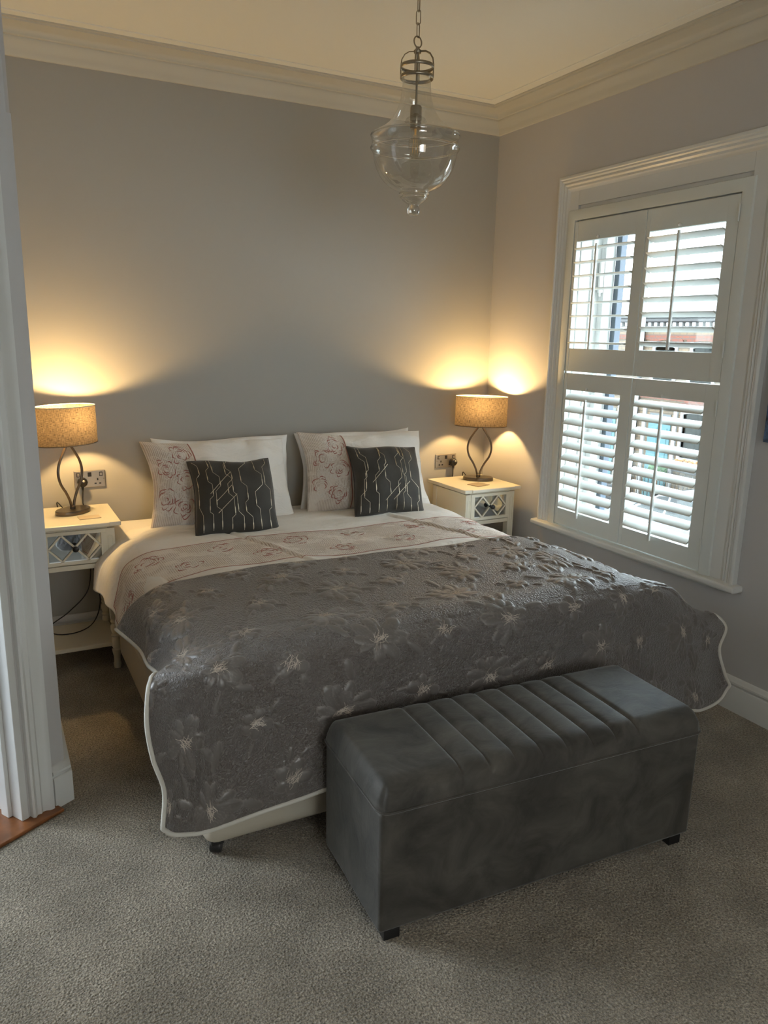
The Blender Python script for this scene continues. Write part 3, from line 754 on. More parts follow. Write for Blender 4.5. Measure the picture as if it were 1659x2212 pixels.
cm = N(nt, 'ShaderNodeMix', _data_type='RGBA'); cm.inputs[6].default_value = (.158, .144, .136, 1); cm.inputs[7].default_value = (.30, .28, .265, 1)
tm = N(nt, 'ShaderNodeMath', _operation='MULTIPLY'); tm.inputs[1].default_value = .38; nt.links.new(th.outputs['Fac'], tm.inputs[0]); nt.links.new(tm.outputs[0], cm.inputs[0])
nt.links.new(cm.outputs[2], b.inputs['Base Color']); b.inputs['Roughness'].default_value = .38; b.inputs['Specular IOR Level'].default_value = .6
b.inputs['Sheen Weight'].default_value = .3; b.inputs['Sheen Roughness'].default_value = .4
cov = grid_mesh('coverlet', P2, np.dstack([UU, VV]), {'flower': FL, 'thread': TH}, m)
s = cov.modifiers.new('thick', 'SOLIDIFY'); s.thickness = .008; s.offset = -1 * CS
tag(cov, 'grey quilted floral bedspread with pale edging draped over the foot of the bed', 'bedspread')
# pale bound edge
n1 = 200
edge = [(0, v) for v in np.linspace(0, 1.27, 110)] + [(u, 1.27) for u in np.linspace(0, 2.75, 240)[1:]] + [(2.75, v) for v in np.linspace(1.27, 0, 110)[1:]]
ep, en = COV.frame([e[0] for e in edge], [e[1] for e in edge])
bm = B(); tube(bm, [tuple(p) for p in ep], .0070, 8); obj('bound_edge', bm, m_piping, cov, smooth=True)
# ivory stamens
L = []
htf = lambda u, v: HT2[np.clip(np.rint(np.asarray(v) / 1.27 * 339).astype(int), 0, 339), np.clip(np.rint(np.asarray(u) / 2.75 * 689).astype(int), 0, 689)]
def cov_frame(u, v):
    p, n = COV.frame(u, v); n = n * CS; return p + n * (htf(u, v)[:, None] * .9 + .001), n
for (u0, v0, R_, ph) in flowers:
    n = 40; bias = ph
    for k in range(n):
        a = bias + r_.uniform(-.8, .8) + (PI if r_.rand() < .2 else 0); l = r_.uniform(.45, 1.0) * (.031 if R_ > .07 else .025)
        o = np.array([u0, v0]) + np.array([r_.uniform(-.020, .020), r_.uniform(-.013, .013)]); t = np.linspace(0, 1, 5); cv2 = r_.uniform(-.6, .6)
        pts = np.stack([o[0] + l * t * np.cos(a + cv2 * t), o[1] + l * t * np.sin(a + cv2 * t)], 1)
        if pts[:, 0].min() > .02 and pts[:, 0].max() < 2.73 and pts[:, 1].min() > .01 and pts[:, 1].max() < 1.25: L.append((pts, .0012))
ribbons('stamen_embroidery', L, cov_frame, m_stamen, cov, .0012)

# ================================================================== PILLOWS AND CUSHIONS
def pillow_fn(W, Hh, T, k=.06, p=.42, seed=0, side=-1, wr=.004):
    rs = np.random.RandomState(seed); a = rs.uniform(0, 6, 8)
    def f(u, v):
        u = np.asarray(u, float); v = np.asarray(v, float)
        x = W / 2 * u * (1 - k * (1 - v * v)); z = Hh / 2 * v * (1 - k * (1 - u * u))
        base = np.clip((1 - u * u) * (1 - v * v), 0, 1) ** p
        t = T / 2 * base
        wv_ = wr * (np.sin(7 * u + 3 * v + a[0]) * np.sin(5 * v - 2 * u + a[1]) + .6 * np.sin(13 * u * (1 + .3 * v) + a[2]) * np.abs(v) ** 2 + .6 * np.sin(12 * v + a[3] + 2 * u) * np.abs(u) ** 2) * np.clip(base * 3, 0, 1)
        x = x + .006 * np.sin(3 * v + a[4]) * np.abs(u); z = z + .006 * np.sin(4 * u + a[5]) * np.abs(v)
        return np.stack([x, side * (t + wv_), z], -1)
    return f
def make_pillow(name, W, Hh, T, m, seed, k=.06, p=.42, wr=.004, bandu=None, parent=None, n=64):
    u = np.sin(np.linspace(-1, 1, n) * PI / 2); UU, VV = np.meshgrid(u, u)
    F = pillow_fn(W, Hh, T, k, p, seed, -1, wr); Bk = pillow_fn(W, Hh, T, k, p, seed, 1, wr * .5)
    bm = bmesh.new(); lay = bm.loops.layers.uv.new('UVMap'); fl = bm.verts.layers.float.new('band')
    for fn, flip in ((F, False), (Bk, True)):
        P = fn(UU, VV); g = [[bm.verts.new(P[i, j]) for j in range(n)] for i in range(n)]
        for i in range(n):
            for j in range(n):
                if bandu is not None and not flip and UU[i, j] < bandu: g[i][j][fl] = 1.0
        for i in range(n - 1):
            for j in range(n - 1):
                q = [(i, j), (i, j + 1), (i + 1, j + 1), (i + 1, j)]
                if flip: q = q[::-1]
                f = bm.faces.new([g[a][b] for a, b in q])
                for lp, (a, b) in zip(f.loops, q): lp[lay].uv = (UU[a, b] * W / 2 + seed * 1.7, VV[a, b] * Hh / 2)
    bmesh.ops.remove_doubles(bm, verts=bm.verts, dist=1e-5)
    me = bpy.data.meshes.new(name); bm.to_mesh(me); bm.free()
    o = link(name, me, m, parent, True)
    return o, F
def fr_fn(F, sgn=1):
    def fr(u, v, e=.01):
        u = np.asarray(u, float); v = np.asarray(v, float); p = F(u, v)
        a = F(u + e, v) - F(u - e, v); b = F(u, v + e) - F(u, v - e); n = np.cross(a, b); n /= np.linalg.norm(n, axis=1, keepdims=True) + 1e-12
        s = np.sign(-n[:, 1:2]); s[s == 0] = 1
        return p, n * s
    return fr
def place(o, x, y, z, Hh, lean, rz, roll=0):
    """bottom edge centre at x,y,z; leans back by lean degrees"""
    Mx = Matrix.Translation((x, y, z)) @ Matrix.Rotation(math.radians(rz), 4, 'Z') @ Matrix.Rotation(-math.radians(lean), 4, 'X') @ Matrix.Rotation(math.radians(roll), 4, 'Y') @ Matrix.Translation((0, 0, Hh / 2))
    o.matrix_world = Mx
# back pillows (plain)
for (x, y, z, le, rz, sd, lab) in ((-1.76, -.235, .650, 12, -1, 21, 'plain white pillow behind the left rose-band pillow, only its top shows'),
                                   (-1.00, -.235, .655, 12, 1, 22, 'plain white pillow behind the right rose-band pillow, against the wall')):
    o, F = make_pillow('pillow', .72, .43, .16, m_linen2, sd, k=.085, wr=.012)
    place(o, x, y, z, .42, le, rz); tag(o, lab, 'pillow', 'white pillows at the head of the bed')
for (x, y, z, le, rz, ro, sd, bu, lab) in ((-1.81, -.385, .655, 27, 1.5, 1.0, 31, -.39, 'rose-band pillow on the left, beside the lit lamp nearer the doorway'),
                                       (-1.00, -.385, .655, 25, -1.5, 1.0, 34, -.36, 'rose-band pillow on the right, nearer the window')):
    W, Hh = .75, .45
    o, F = make_pillow('pillow', W, Hh, .17, m_duvet, sd, k=.085, bandu=bu, wr=.010)
    place(o, x, y, z, Hh, le, rz, ro); tag(o, lab, 'pillow', 'white pillows at the head of the bed')
    fr_ = fr_fn(F); v = np.linspace(-.97, .97, 60)
    ribbons('band_piping', [(np.stack([np.full_like(v, bu), v], 1), .006)], fr_, m_rose, o, .001)
    RED, PALE = [], []; r2 = np.random.RandomState(sd)
    for (cu, cv) in ((bu - .18, .62), (bu - .16, -.02), (bu - .42, .28), (bu - .20, -.62), (bu - .46, -.42)):
        a, b = rose(0, 0, .055, r2)
        f = lambda q: (np.stack([q[0][:, 0] / (W / 2) + cu, q[0][:, 1] * 1.25 / (Hh / 2) + cv], 1), q[1])
        RED += [f(q) for q in a]; PALE += [f(q) for q in b]
    okp = lambda q: q[0][:, 0].min() > -.96 and q[0][:, 0].max() < bu - .015 and abs(q[0][:, 1]).max() < .95
    ribbons('rose_embroidery', [q for q in RED if okp(q)], fr_, m_rose, o, .0008)
    ribbons('leaf_embroidery', [q for q in PALE if okp(q)], fr_, m_rosepale, o, .0008)
# dark cushions with foil lines
def foil_lines(rs):
    L = []
    for i in range(8):
        u = -.86 + i * .235 + rs.uniform(-.03, .03); v = -.95; pts = [(u, v)]
        sg = rs.choice([-1, 1])
        while v < .93:
            st = rs.uniform(.22, .5); v2 = min(.95, v + st); pts.append((u, v2)); v = v2
            if v < .85:
                d = rs.uniform(.07, .15) * sg * (1.6 if rs.rand() < .25 else 1); sg = -sg if rs.rand() < .8 else sg
                u = float(np.clip(u + d, -.93, .93)); v = min(.95, v + abs(d) * 1.0); pts.append((u, v))
        dense = []; wd = []
        for (a, b) in zip(pts, pts[1:]):
            n = max(3, int(math.dist(a, b) / .03))
            for t in np.linspace(0, 1, n, endpoint=False): dense.append((a[0] + (b[0] - a[0]) * t, a[1] + (b[1] - a[1]) * t)); wd.append(.0042 if (abs(b[0] - a[0]) < 1e-6 and .1 < t < .45) else .0018)
        dense.append(pts[-1]); wd.append(.002)
        L.append((np.array(dense), np.array(wd)))
    for _ in range(3):
        u0, v0 = rs.uniform(-.8, .1), rs.uniform(-.8, 0); l = rs.uniform(.35, .6); t = np.linspace(0, 1, 24)
        L.append((np.stack([u0 + l * t, v0 + l * t], 1), .0024))
    return L
for (x, y, z, le, rz, ro, sd, lab) in ((-1.830, -.660, .666, 34, -2, 1.5, 41, 'dark grey cushion with gold zigzag lines, leaning on the left pillow'),
                                   (-.985, -.590, .668, 28, -3, 2.5, 42, 'dark grey cushion with gold zigzag lines, leaning on the right pillow')):
    S_ = .385
    o, F = make_pillow('cushion', S_ * 1.03, S_, .14, m_cush, sd, k=.05, p=.40, wr=.003)
    place(o, x, y, z, S_, le, rz, ro); tag(o, lab, 'cushion', 'dark cushions on the bed')
    ribbons('foil_lines', foil_lines(np.random.RandomState(sd + 5)), fr_fn(F), m_gold, o, .0008)
    t = np.linspace(-1, 1, 40); e = np.concatenate([np.stack([t, -np.ones(40)], 1), np.stack([np.ones(40), t], 1)[1:], np.stack([-t, np.ones(40)], 1)[1:], np.stack([-np.ones(40), -t], 1)[1:-1]])
    bm = B(); tube(bm, [tuple(q) for q in F(e[:, 0], e[:, 1])], .0045, 8, closed=True); obj('piping', bm, m_cush, o, smooth=True)

# ================================================================== BEDSIDE TABLES
def make_table(label):
    """origin: floor under the centre; front faces -y"""
    t = thing('bedside_table', label, 'bedside table', group='cream bedside tables')
    TW, TD, TZ = .405, .410, .735; bx, by = .175, .178
    bm = B(); box(bm, -TW / 2, TW / 2, -TD / 2, TD / 2, TZ - .020, TZ); box(bm, -TW / 2 + .05, TW / 2 - .05, -TD / 2 - .006, -TD / 2 + .02, TZ - .019, TZ - .001)
    box(bm, -bx - .006, bx + .006, -by - .005, by + .006, TZ - .028, TZ - .020)
    obj('table_top', bm, m_cream, t, bev=.003)
    bm = B()
    box(bm, -bx + .004, -bx + .018, -by + .03, by - .03, .515, TZ - .034); box(bm, bx - .018, bx - .004, -by + .03, by - .03, .515, TZ - .034)   # sides
    box(bm, -bx + .03, bx - .03, by - .018, by - .004, .515, TZ - .034)
    box(bm, -bx + .03, bx - .03, -by + .002, -by + .02, .515, .538); box(bm, -bx + .03, bx - .03, -by + .006, -by + .02, TZ - .034, TZ - .026)
    box(bm, -bx + .03, bx - .03, -by + .02, by - .02, .515, .522)
    obj('case', bm, m_cream, t, bev=.0015)
    prof = [(.016, .0), (.017, .012), (.019, .022), (.015, .030), (.0155, .060), (.021, .085), (.022, .095), (.016, .102), (.021, .110), (.021, .150), (.016, .158), (.022, .168), (.016, .176),
            (.0225, .196), (.023, .215), (.016, .226), (.021, .236), (.016, .244), (.0195, .262)]
    for sx in (-1, 1):
        for sy in (-1, 1):
            bm = B(); cx_, cy_ = sx * (bx - .02), sy * (by - .02)
            lathe(bm, prof, cx_, cy_, n=20); box(bm, cx_ - .0205, cx_ + .0205, cy_ - .0205, cy_ + .0205, .255, TZ - .034)
            if sy < 0:                # arched inset on the front of the post
                pts = [(cx_ - .010, .53)] + [(cx_ - .010 * math.cos(a), .658 + .010 * math.sin(a)) for a in np.linspace(0, PI, 9)] + [(cx_ + .010, .53)] + [(cx_ + .010 * math.cos(a), .53 - .010 * math.sin(a)) for a in np.linspace(0, PI, 9)][1:-1]
                tube(bm, [(a, cy_ - .0205, b) for a, b in pts], .0016, 6, closed=True)
            obj('leg', bm, m_cream, t, smooth='auto')
    bm = B(); box(bm, -bx + .012, bx - .012, -by + .012, by - .012, .114, .134); obj('shelf', bm, m_cream, t, bev=.003)
    # drawer: frame, lattice and mirror
    dx, dz0, dz1, fy = bx - .036, .543, TZ - .034, -by - .004
    bm = B(); ix, iz0, iz1 = dx - .026, dz0 + .017, dz1 - .017; cz = (iz0 + iz1) / 2; hh = (iz1 - iz0) / 2
    box(bm, -dx, dx, fy, fy + .016, dz0, iz0); box(bm, -dx, dx, fy, fy + .016, iz1, dz1); box(bm, -dx, -ix, fy, fy + .016, iz0, iz1); box(bm, ix, dx, fy, fy + .016, iz0, iz1)
    box(bm, -dx, dx, fy + .0155, fy + .02, dz0, dz1)
    dr = obj('drawer', bm, m_cream, t, bev=.0012)
    bm = B(); box(bm, -ix - .004, ix + .004, fy + .010, fy + .013, iz0 - .004, iz1 + .004); obj('mirror_panel', bm, m_mirror, dr)
    bm = B()
    def bar(x0, z0, x1, z1, wd=.0085):
        d = Vector((x1 - x0, 0, z1 - z0)); L_ = d.length; a = math.atan2(d.z, d.x)
        Mx = Matrix.Translation((x0, fy + .005, z0)) @ Matrix.Rotation(-a, 4, 'Y')
        box(bm, -.004, L_ + .004, -.004, .005, -wd / 2, wd / 2, Mx)
    w_ = ix
    for s in (-1, 1):
        # diamond on each side touching the centre, extended out to the frame
        c = s * w_ * .50; r = w_ * .50
        bar(c - r, cz, c, cz + hh); bar(c, cz + hh, c + r, cz); bar(c + r, cz, c, cz - hh); bar(c, cz - hh, c - r, cz)
    obj('lattice', bm, m_cream, dr, bev=.001)
    bm = B(); Mk = Matrix.Translation((0, fy, cz)) @ Matrix.Rotation(PI / 2, 4, 'X')
    lathe(bm, [(.009, -.004), (.008, .003), (.005, .008), (.005, .012), (.012, .018), (.0145, .024), (.0125, .030), (.006, .034), (0, .035)], n=20, M=Mk)
    obj('knob', bm, m_knob, dr, smooth=True)
    return t
tl = make_table('cream bedside table with mirrored lattice drawer, left of the bed')
tl.location = (-2.535, -.256, 0)
tr_ = copy_tree(tl); tr_['label'] = 'cream bedside table with mirrored lattice drawer, in the corner by the window'
tr_.location = (-.247, -.258, 0); tr_.rotation_euler = (0, 0, math.radians(1.5))
TOPZ = .735
# cards lying on the tables
m_card = mat('cream_card', (.60, .50, .36), .6)
m_card2 = mat('tan_coaster', (.36, .29, .20), .5)
bm = B(); box(bm, -.048, .048, -.033, .033, 0, .003); c1 = obj('coaster', bm, m_card, bev=.001); c1.location = (-2.455, -.335, TOPZ); c1.rotation_euler = (0, 0, .06)
tag(c1, 'flat beige square coaster beside the left lamp base', 'coaster', 'coasters on the bedside tables')
bm = B(); box(bm, -.05, .05, -.045, .045, 0, .004); c2 = obj('coaster', bm, m_card2, bev=.001); c2.location = (-.27, -.345, TOPZ); c2.rotation_euler = (0, 0, .25)
tag(c2, 'flat beige square coaster in front of the corner lamp', 'coaster', 'coasters on the bedside tables')

# ================================================================== LAMPS
m_bulb = mat('lit_bulb', (1, .8, .5), .4, emit=((1, .635, .25), 1350))
def make_lamp(label):
    t = thing('table_lamp', label, 'table lamp', group='oval bedside lamps')
    bm = B(); lathe(bm, [(.0, .0), (.090, 0), (.092, .003), (.092, .017), (.089, .020), (0, .020)], n=48, sy=.66); obj('base', bm, m_metal, t, smooth='auto')
    bm = B(); lathe(bm, [(.012, .019), (.013, .022), (.013, .032), (.009, .036)], n=16); obj('collar', bm, m_metal, t, smooth='auto')
    # two bowed rods
    kz = [.028, .06, .10, .15, .20, .25, .29, .325, .355]; kx = [.006, .014, .032, .062, .072, .060, .036, .014, .005]
    zz_ = np.linspace(.028, .355, 44); Bq = spline_basis(kz, zz_); xx = Bq @ np.array(kx)
    for s in (-1, 1):
        bm = B(); tube(bm, [(s * x, 0, z) for x, z in zip(xx, zz_)], .0062, 10); obj('bowed_rod', bm, m_metal, t, smooth=True)
    bm = B(); lathe(bm, [(.009, .345), (.009, .36), (.0065, .362), (.0065, .385), (.014, .388), (.016, .43), (.014, .432)], n=16)
    obj('lamp_holder', bm, m_metal, t, smooth='auto')
    # shade: outer fabric, lining, rims
    z0, z1, a_, b_ = .335, .510, .157, .100; n = 96
    me = bpy.data.meshes.new('lamp_shade'); bm = B(); lay = bm.loops.layers.uv.new('UVMap')
    for k, off in enumerate((0, -.0015)):
        lo = [bm.verts.new(((a_ + off) * math.cos(2 * PI * i / n), (b_ + off) * math.sin(2 * PI * i / n), z0)) for i in range(n)]
        hi = [bm.verts.new((v.co.x * .985, v.co.y * .985, z1)) for v in lo]
        if k == 0: lo0, hi0 = lo, hi
        for i in range(n):
            j = (i + 1) % n; q = (lo[i], lo[j], hi[j], hi[i])
            f = bm.faces.new(q if k == 0 else q[::-1]); f.smooth = True; f.material_index = 0
            uvs = [(i / n * .82, 0), ((i + 1) / n * .82, 0), ((i + 1) / n * .82, .175), (i / n * .82, .175)]
            if k: uvs = uvs[::-1]
            for lp, u_ in zip(f.loops, uvs): lp[lay].uv = u_
    bm.to_mesh(me); bm.free()
    # single fabric sheet only (lining is the same sheet's inner face)
    me2 = bpy.data.meshes.new('lamp_shade'); bm = B(); lay = bm.loops.layers.uv.new('UVMap')
    lo = [bm.verts.new((a_ * math.cos(2 * PI * i / n), b_ * math.sin(2 * PI * i / n), z0)) for i in range(n)]
    hi = [bm.verts.new((v.co.x * .985, v.co.y * .985, z1)) for v in lo]
    for i in range(n):
        j = (i + 1) % n; f = bm.faces.new((lo[i], lo[j], hi[j], hi[i])); f.smooth = True
        for lp, u_ in zip(f.loops, [(i / n * .82, 0), ((i + 1) / n * .82, 0), ((i + 1) / n * .82, .175), (i / n * .82, .175)]): lp[lay].uv = u_
    bm.to_mesh(me2); bm.free(); sh = link('lamp_shade', me2, m_shade, t)
    for z, s in ((z0, 1), (z1, .985)):
        bm = B(); tube(bm, [(a_ * s * math.cos(2 * PI * i / n), b_ * s * math.sin(2 * PI * i / n), z) for i in range(n)], .0022, 6, closed=True)
        obj('rim', bm, m_metal if z == z0 else m_shadein, sh, smooth=True)
    bm = B()
    for a in (0, 2 * PI / 3, 4 * PI / 3): tube(bm, [(.012 * math.cos(a), .012 * math.sin(a), .392), (a_ * .985 * math.cos(a), b_ * .985 * math.sin(a), .350)], .0014, 6)
    obj('shade_carrier', bm, m_metal, t)
    bm = B(); bmesh.ops.create_uvsphere(bm, u_segments=24, v_segments=14, radius=.021); 
    for v in bm.verts: v.co.z += .462
    obj('bulb', bm, m_bulb, t, smooth=True)
    return t
LL = make_lamp('dark metal bedside lamp with oval brown shade, left by the doorway'); LL.location = (-2.512, -.205, TOPZ); LL.rotation_euler = (0, 0, math.radians(38))
LR = copy_tree(LL); LR['label'] = 'dark metal bedside lamp with oval brown shade, in the corner by the window'
LR.location = (-.178, -.205, TOPZ); LR.rotation_euler = (0, 0, math.radians(-36))

# sockets
def make_socket(name, label, cx_, cz):
    t = thing(name, label, 'wall socket', (cx_, 0, cz), group='steel double sockets with USB')
    bm = B(); box(bm, -.074, .074, -.008, 0, -.043, .043); obj('face_plate', bm, m_steel, t, bev=.003)
    for s in (-1, 1):
        bm = B(); box(bm, s * .054 - .008, s * .054 + .008, -.0092, -.007, .012, .034); sw = obj('switch', bm, m_black, t, bev=.001)
        bm = B(); box(bm, s * .054 - .005, s * .054 + .005, -.013, -.009, .016, .030); obj('rocker', bm, m_steel, sw, bev=.001)
        bm = B(); c = s * .037
        for (dx, dz, w_, h_) in ((0, .0, .0035, .006), (-.011, -.021, .005, .0035), (.011, -.021, .005, .0035)): box(bm, c + dx - w_, c + dx + w_, -.0086, -.007, dz - h_ - .003, dz + h_ - .003)
        obj('socket_holes', bm, m_black, t)
    bm = B(); box(bm, -.009, .009, -.0092, -.007, .012, .034); obj('usb_ports', bm, m_black, t, bev=.001)
    for s in (-1, 1):
        bm = B(); lathe(bm, [(.0022, 0), (.0022, .0015), (0, .002)], n=10, M=Matrix.Translation((s * .066, -.008, .0)) @ Matrix.Rotation(PI / 2, 4, 'X')); obj('screw', bm, m_brass, t, smooth=True)
    return t
make_socket('wall_socket', 'steel double socket on the wall behind the left lamp', -2.405, .858)
make_socket('wall_socket', 'steel double socket on the wall left of the corner lamp', -.292, .830)
# plugs with flex belonging to each lamp (kept as parts of the lamps)
def plug_parts(lamp, wx, wz, path):
    inv = lamp.matrix_basis.inverted()
    bm = B(); Mk = Matrix.Translation((wx, -.008, wz)) @ Matrix.Rotation(PI / 2, 4, 'X')
    lathe(bm, [(.0, 0), (.023, 0), (.0245, .004), (.0245, .022), (.021, .030), (.015, .033), (0, .034)], n=10, M=Mk)
    tube(bm, [(wx, -.022, wz - .020), (wx, -.022, wz - .040)], [.007, .004], 8)
    for v in bm.verts: v.co = inv @ v.co
    pl = obj('plug', bm, m_black, lamp, smooth='auto')
    bm = B(); lathe(bm, [(0, 0), (.006, 0), (.006, .002), (0, .0022)], n=14, M=Matrix.Translation((wx + .004, -.0415, wz + .008)) @ Matrix.Rotation(PI / 2, 4, 'X'))
    for v in bm.verts: v.co = inv @ v.co
    obj('fuse_label', bm, m_white, pl, smooth=True)
    P_ = np.array(path, float); kn = np.concatenate([[0], np.cumsum(np.linalg.norm(np.diff(P_, axis=0), axis=1))])
    q = spline_basis(kn, np.linspace(0, kn[-1], 90)) @ P_
    bm = B(); tube(bm, [tuple(inv @ Vector(x)) for x in q], .0028, 8); obj('flex', bm, m_black, lamp, smooth=True)
bpy.context.view_layer.update()
plug_parts(LL, -2.442, .846, [(-2.442, -.022, .806), (-2.448, -.03, .74), (-2.43, -.04, .66), (-2.44, -.05, .52), (-2.435, -.05, .40), (-2.46, -.07, .29), (-2.56, -.10, .20), (-2.66, -.14, .145), (-2.63, -.22, .138),
                              (-2.55, -.24, .139), (-2.47, -.20, .150), (-2.405, -.10, .24), (-2.41, -.05, .33), (-2.43, -.045, .45), (-2.50, -.045, .60), (-2.56, -.040, .70), (-2.57, -.045, .757), (-2.545, -.12, .739), (-2.53, -.18, .742)])
plug_parts(LR, -.246, .822, [(-.246, -.022, .782), (-.250, -.030, .74), (-.262, -.038, .70), (-.29, -.04, .55), (-.24, -.045, .40), (-.19, -.045, .55), (-.18, -.040, .70), (-.185, -.045, .757), (-.19, -.10, .739), (-.19, -.18, .742)])

# ================================================================== STORAGE BENCH
bn = thing('storage_bench', 'slate grey velvet storage bench with channelled lid at the foot of the bed', 'bench', (-1.475, -2.354, 0), math.radians(-2.8))
L2, D2, ZB, ZS = .553, .205, .036, .402
bm = B(); box(bm, -L2, L2, -D2, D2, ZB, ZS - .003); obj('box', bm, m_velvet, bn, smooth='auto', bev=.012, seg=4)
# channelled lid
seams = np.array([.222, .303, .380, .458, .535, .613, .690, .768])
nu, nv = 260, 90
s = np.linspace(0, 1, nu); tt = np.linspace(0, 1, nv); SS, TT = np.meshgrid(s, tt)
def superpos(s, half, r):      # walk over a rounded top: returns (x, drop)
    d = (s - .5) * 2; return d
LX, LY = L2 + .007, D2 + .009
X = (SS - .5) * 2; Y = (TT - .5) * 2
rx = 1 - np.abs(X) ; ry = 1 - np.abs(Y)
ex = np.clip((1 - np.abs(X)) * LX / .036, 0, 1); ey = np.clip((1 - np.abs(Y)) * LY / .062, 0, 1)
hx = np.sqrt(np.clip(1 - (1 - ex) ** 2, 0, 1)); hy = np.sqrt(np.clip(1 - (1 - ey) ** 2, 0, 1))
h = (.018 + .054 * hy * (.45 + .55 * hx) + .005 * (1 - Y ** 2) * (1 - X ** 4)) * 1.0
h = np.where((ex <= 0) | (ey <= 0), 0.0, h)
h = h * np.minimum(1, (hx * 1.0 + .0))
g = np.zeros_like(h)
for sm_ in seams: g += np.exp(-np.abs(SS - sm_) * 2 * LX / .0040)
w0, w1 = seams[0], seams[-1]
inside = (SS > w0) & (SS < w1)
frac = np.zeros_like(SS)
for a, b in zip(seams, seams[1:]):
    k = (SS >= a) & (SS <= b); frac[k] = (SS[k] - a) / (b - a)
puff = np.where(inside, .005 * np.sin(PI * frac) ** .5, .0045) - .005
h = h + (puff - .010 * g) * np.clip(hy * 1.2, 0, 1) * (h > .001)
h[0, :] = h[-1, :] = 0; h[:, 0] = h[:, -1] = 0
# sample positions bunch towards the edges
Xp = np.sign(X) * (1 - (1 - np.abs(X)) ** 1.0) * LX; Yp = Y * LY
rc = .035; cxm = np.clip(np.abs(Xp) - (LX - rc), 0, rc); cym = np.clip(np.abs(Yp) - (LY - rc), 0, rc); dd_ = np.hypot(cxm, cym); mx_ = np.maximum(cxm, cym)
k = np.where(dd_ > 1e-9, mx_ / np.maximum(dd_, 1e-9), 1)
Xp = np.sign(Xp) * np.where(cxm > 0, LX - rc + cxm * k, np.abs(Xp)); Yp = np.sign(Yp) * np.where(cym > 0, LY - rc + cym * k, np.abs(Yp))
Pl = np.dstack([Xp, Yp, ZS + .001 + h])
lid = grid_mesh('lid', Pl, np.dstack([SS, TT]), None, m_velvet, bn)
bm = B(); box(bm, -LX + .02, LX - .02, -LY + .02, LY - .02, ZS - .004, ZS + .006); obj('lid_board', bm, m_velvet, bn)
rimp = [(Xp[0, j], Yp[0, j]) for j in range(0, nu, 3)] + [(Xp[i, -1], Yp[i, -1]) for i in range(0, nv, 3)] + [(Xp[-1, j], Yp[-1, j]) for j in range(nu - 1, -1, -3)] + [(Xp[i, 0], Yp[i, 0]) for i in range(nv - 1, -1, -3)]
cl = [rimp[0]]
for q in rimp[1:]:
    if math.dist(q, cl[-1]) > .003: cl.append(q)
bm = B(); tube(bm, [(a, b, ZS + .001) for a, b in cl], .004, 6, closed=True); obj('lid_piping', bm, m_velvet, bn, smooth=True)
for sx in (-1, 1):
    for sy in (-1, 1):
        bm = B(); box(bm, sx * (L2 - .045) - .024, sx * (L2 - .045) + .024, sy * (D2 - .035) - .024, sy * (D2 - .035) + .024, 0, .037); obj('foot', bm, m_black, bn, bev=.002)

# ================================================================== PENDANT
pd = thing('pendant_light', 'clear glass acorn pendant light hanging on a metal chain', 'ceiling light', (-1.468, -1.6, 0))
prof = [(.0455, 2.440), (.047, 2.425), (.0480, 2.410), (.050, 2.390), (.053, 2.370), (.059, 2.350), (.067, 2.332), (.080, 2.310), (.098, 2.292), (.120, 2.276), (.140, 2.266), (.149, 2.260), (.1515, 2.254), (.150, 2.248), (.1475, 2.244), (.147, 2.232), (.148, 2.226), (.1515, 2.220), (.151, 2.213), (.146, 2.208),
        (.1435, 2.200), (.141, 2.185), (.137, 2.168), (.130, 2.148), (.119, 2.128), (.104, 2.110), (.086, 2.096), (.066, 2.086), (.052, 2.081), (.049, 2.077), (.0505, 2.073), (.0480, 2.069), (.044, 2.066), (.0455, 2.061), (.040, 2.053), (.032, 2.046), (.024, 2.041), (.019, 2.038), (.0175, 2.033), (.021, 2.027), (.0225, 2.019), (.021, 2.010), (.015, 2.003), (.006, 2.0), (0, 1.9995)]
bm = B(); lathe(bm, prof, n=72, cap=False); g_ = obj('glass_shade', bm, m_glassP, pd, smooth=True)
m_glassS = bpy.data.materials.new('solid_glass'); m_glassS.use_nodes = True; bs = m_glassS.node_tree.nodes['Principled BSDF']
bs.inputs['Transmission Weight'].default_value = 1; bs.inputs['Roughness'].default_value = .02; bs.inputs['IOR'].default_value = 1.45
bm = B()
for r_g, z_g, t_g in ((.1495, 2.257, .0035), (.1495, 2.217, .0035), (.0500, 2.073, .003), (.0455, 2.061, .0025), (.046, 2.436, .0025)):
    tube(bm, [(r_g * math.cos(2 * PI * i / 64), r_g * math.sin(2 * PI * i / 64), z_g) for i in range(64)], t_g, 8, closed=True)
lathe(bm, [(0, 2.037), (.016, 2.036), (.018, 2.031), (.0215, 2.024), (.0222, 2.018), (.020, 2.009), (.013, 2.002), (0, 2.0)], n=24)
obj('glass_bead', bm, m_glassS, pd, smooth=True)['kind'] = 'stuff'
bm = B()
for zc_ in (2.470, 2.438):
    tube(bm, [(.0545 * math.cos(2 * PI * i / 40), .0545 * math.sin(2 * PI * i / 40), zc_) for i in range(40)], .0018, 6, closed=True, rb=.0065)
obj('cage_band', bm, m_brass, pd, smooth=True)
bm = B()
for k in range(4):
    a = PI / 4 + k * PI / 2 + .15
    pts = [(.0545, 2.435), (.0550, 2.475), (.052, 2.495), (.042, 2.510), (.028, 2.517), (.006, 2.517)]
    tube(bm, [(r * math.cos(a), r * math.sin(a), z) for r, z in pts], .0042, 6, rb=.0016)
obj('cage_strap', bm, m_brass, pd, smooth=True)
bm = B(); lathe(bm, [(0, 2.510), (.012, 2.511), (.013, 2.519), (.007, 2.524), (.006, 2.530), (0, 2.531)], n=20); lathe(bm, [(.0035, 2.350), (.0035, 2.515)], n=10)
obj('stem', bm, m_brass, pd, smooth='auto')
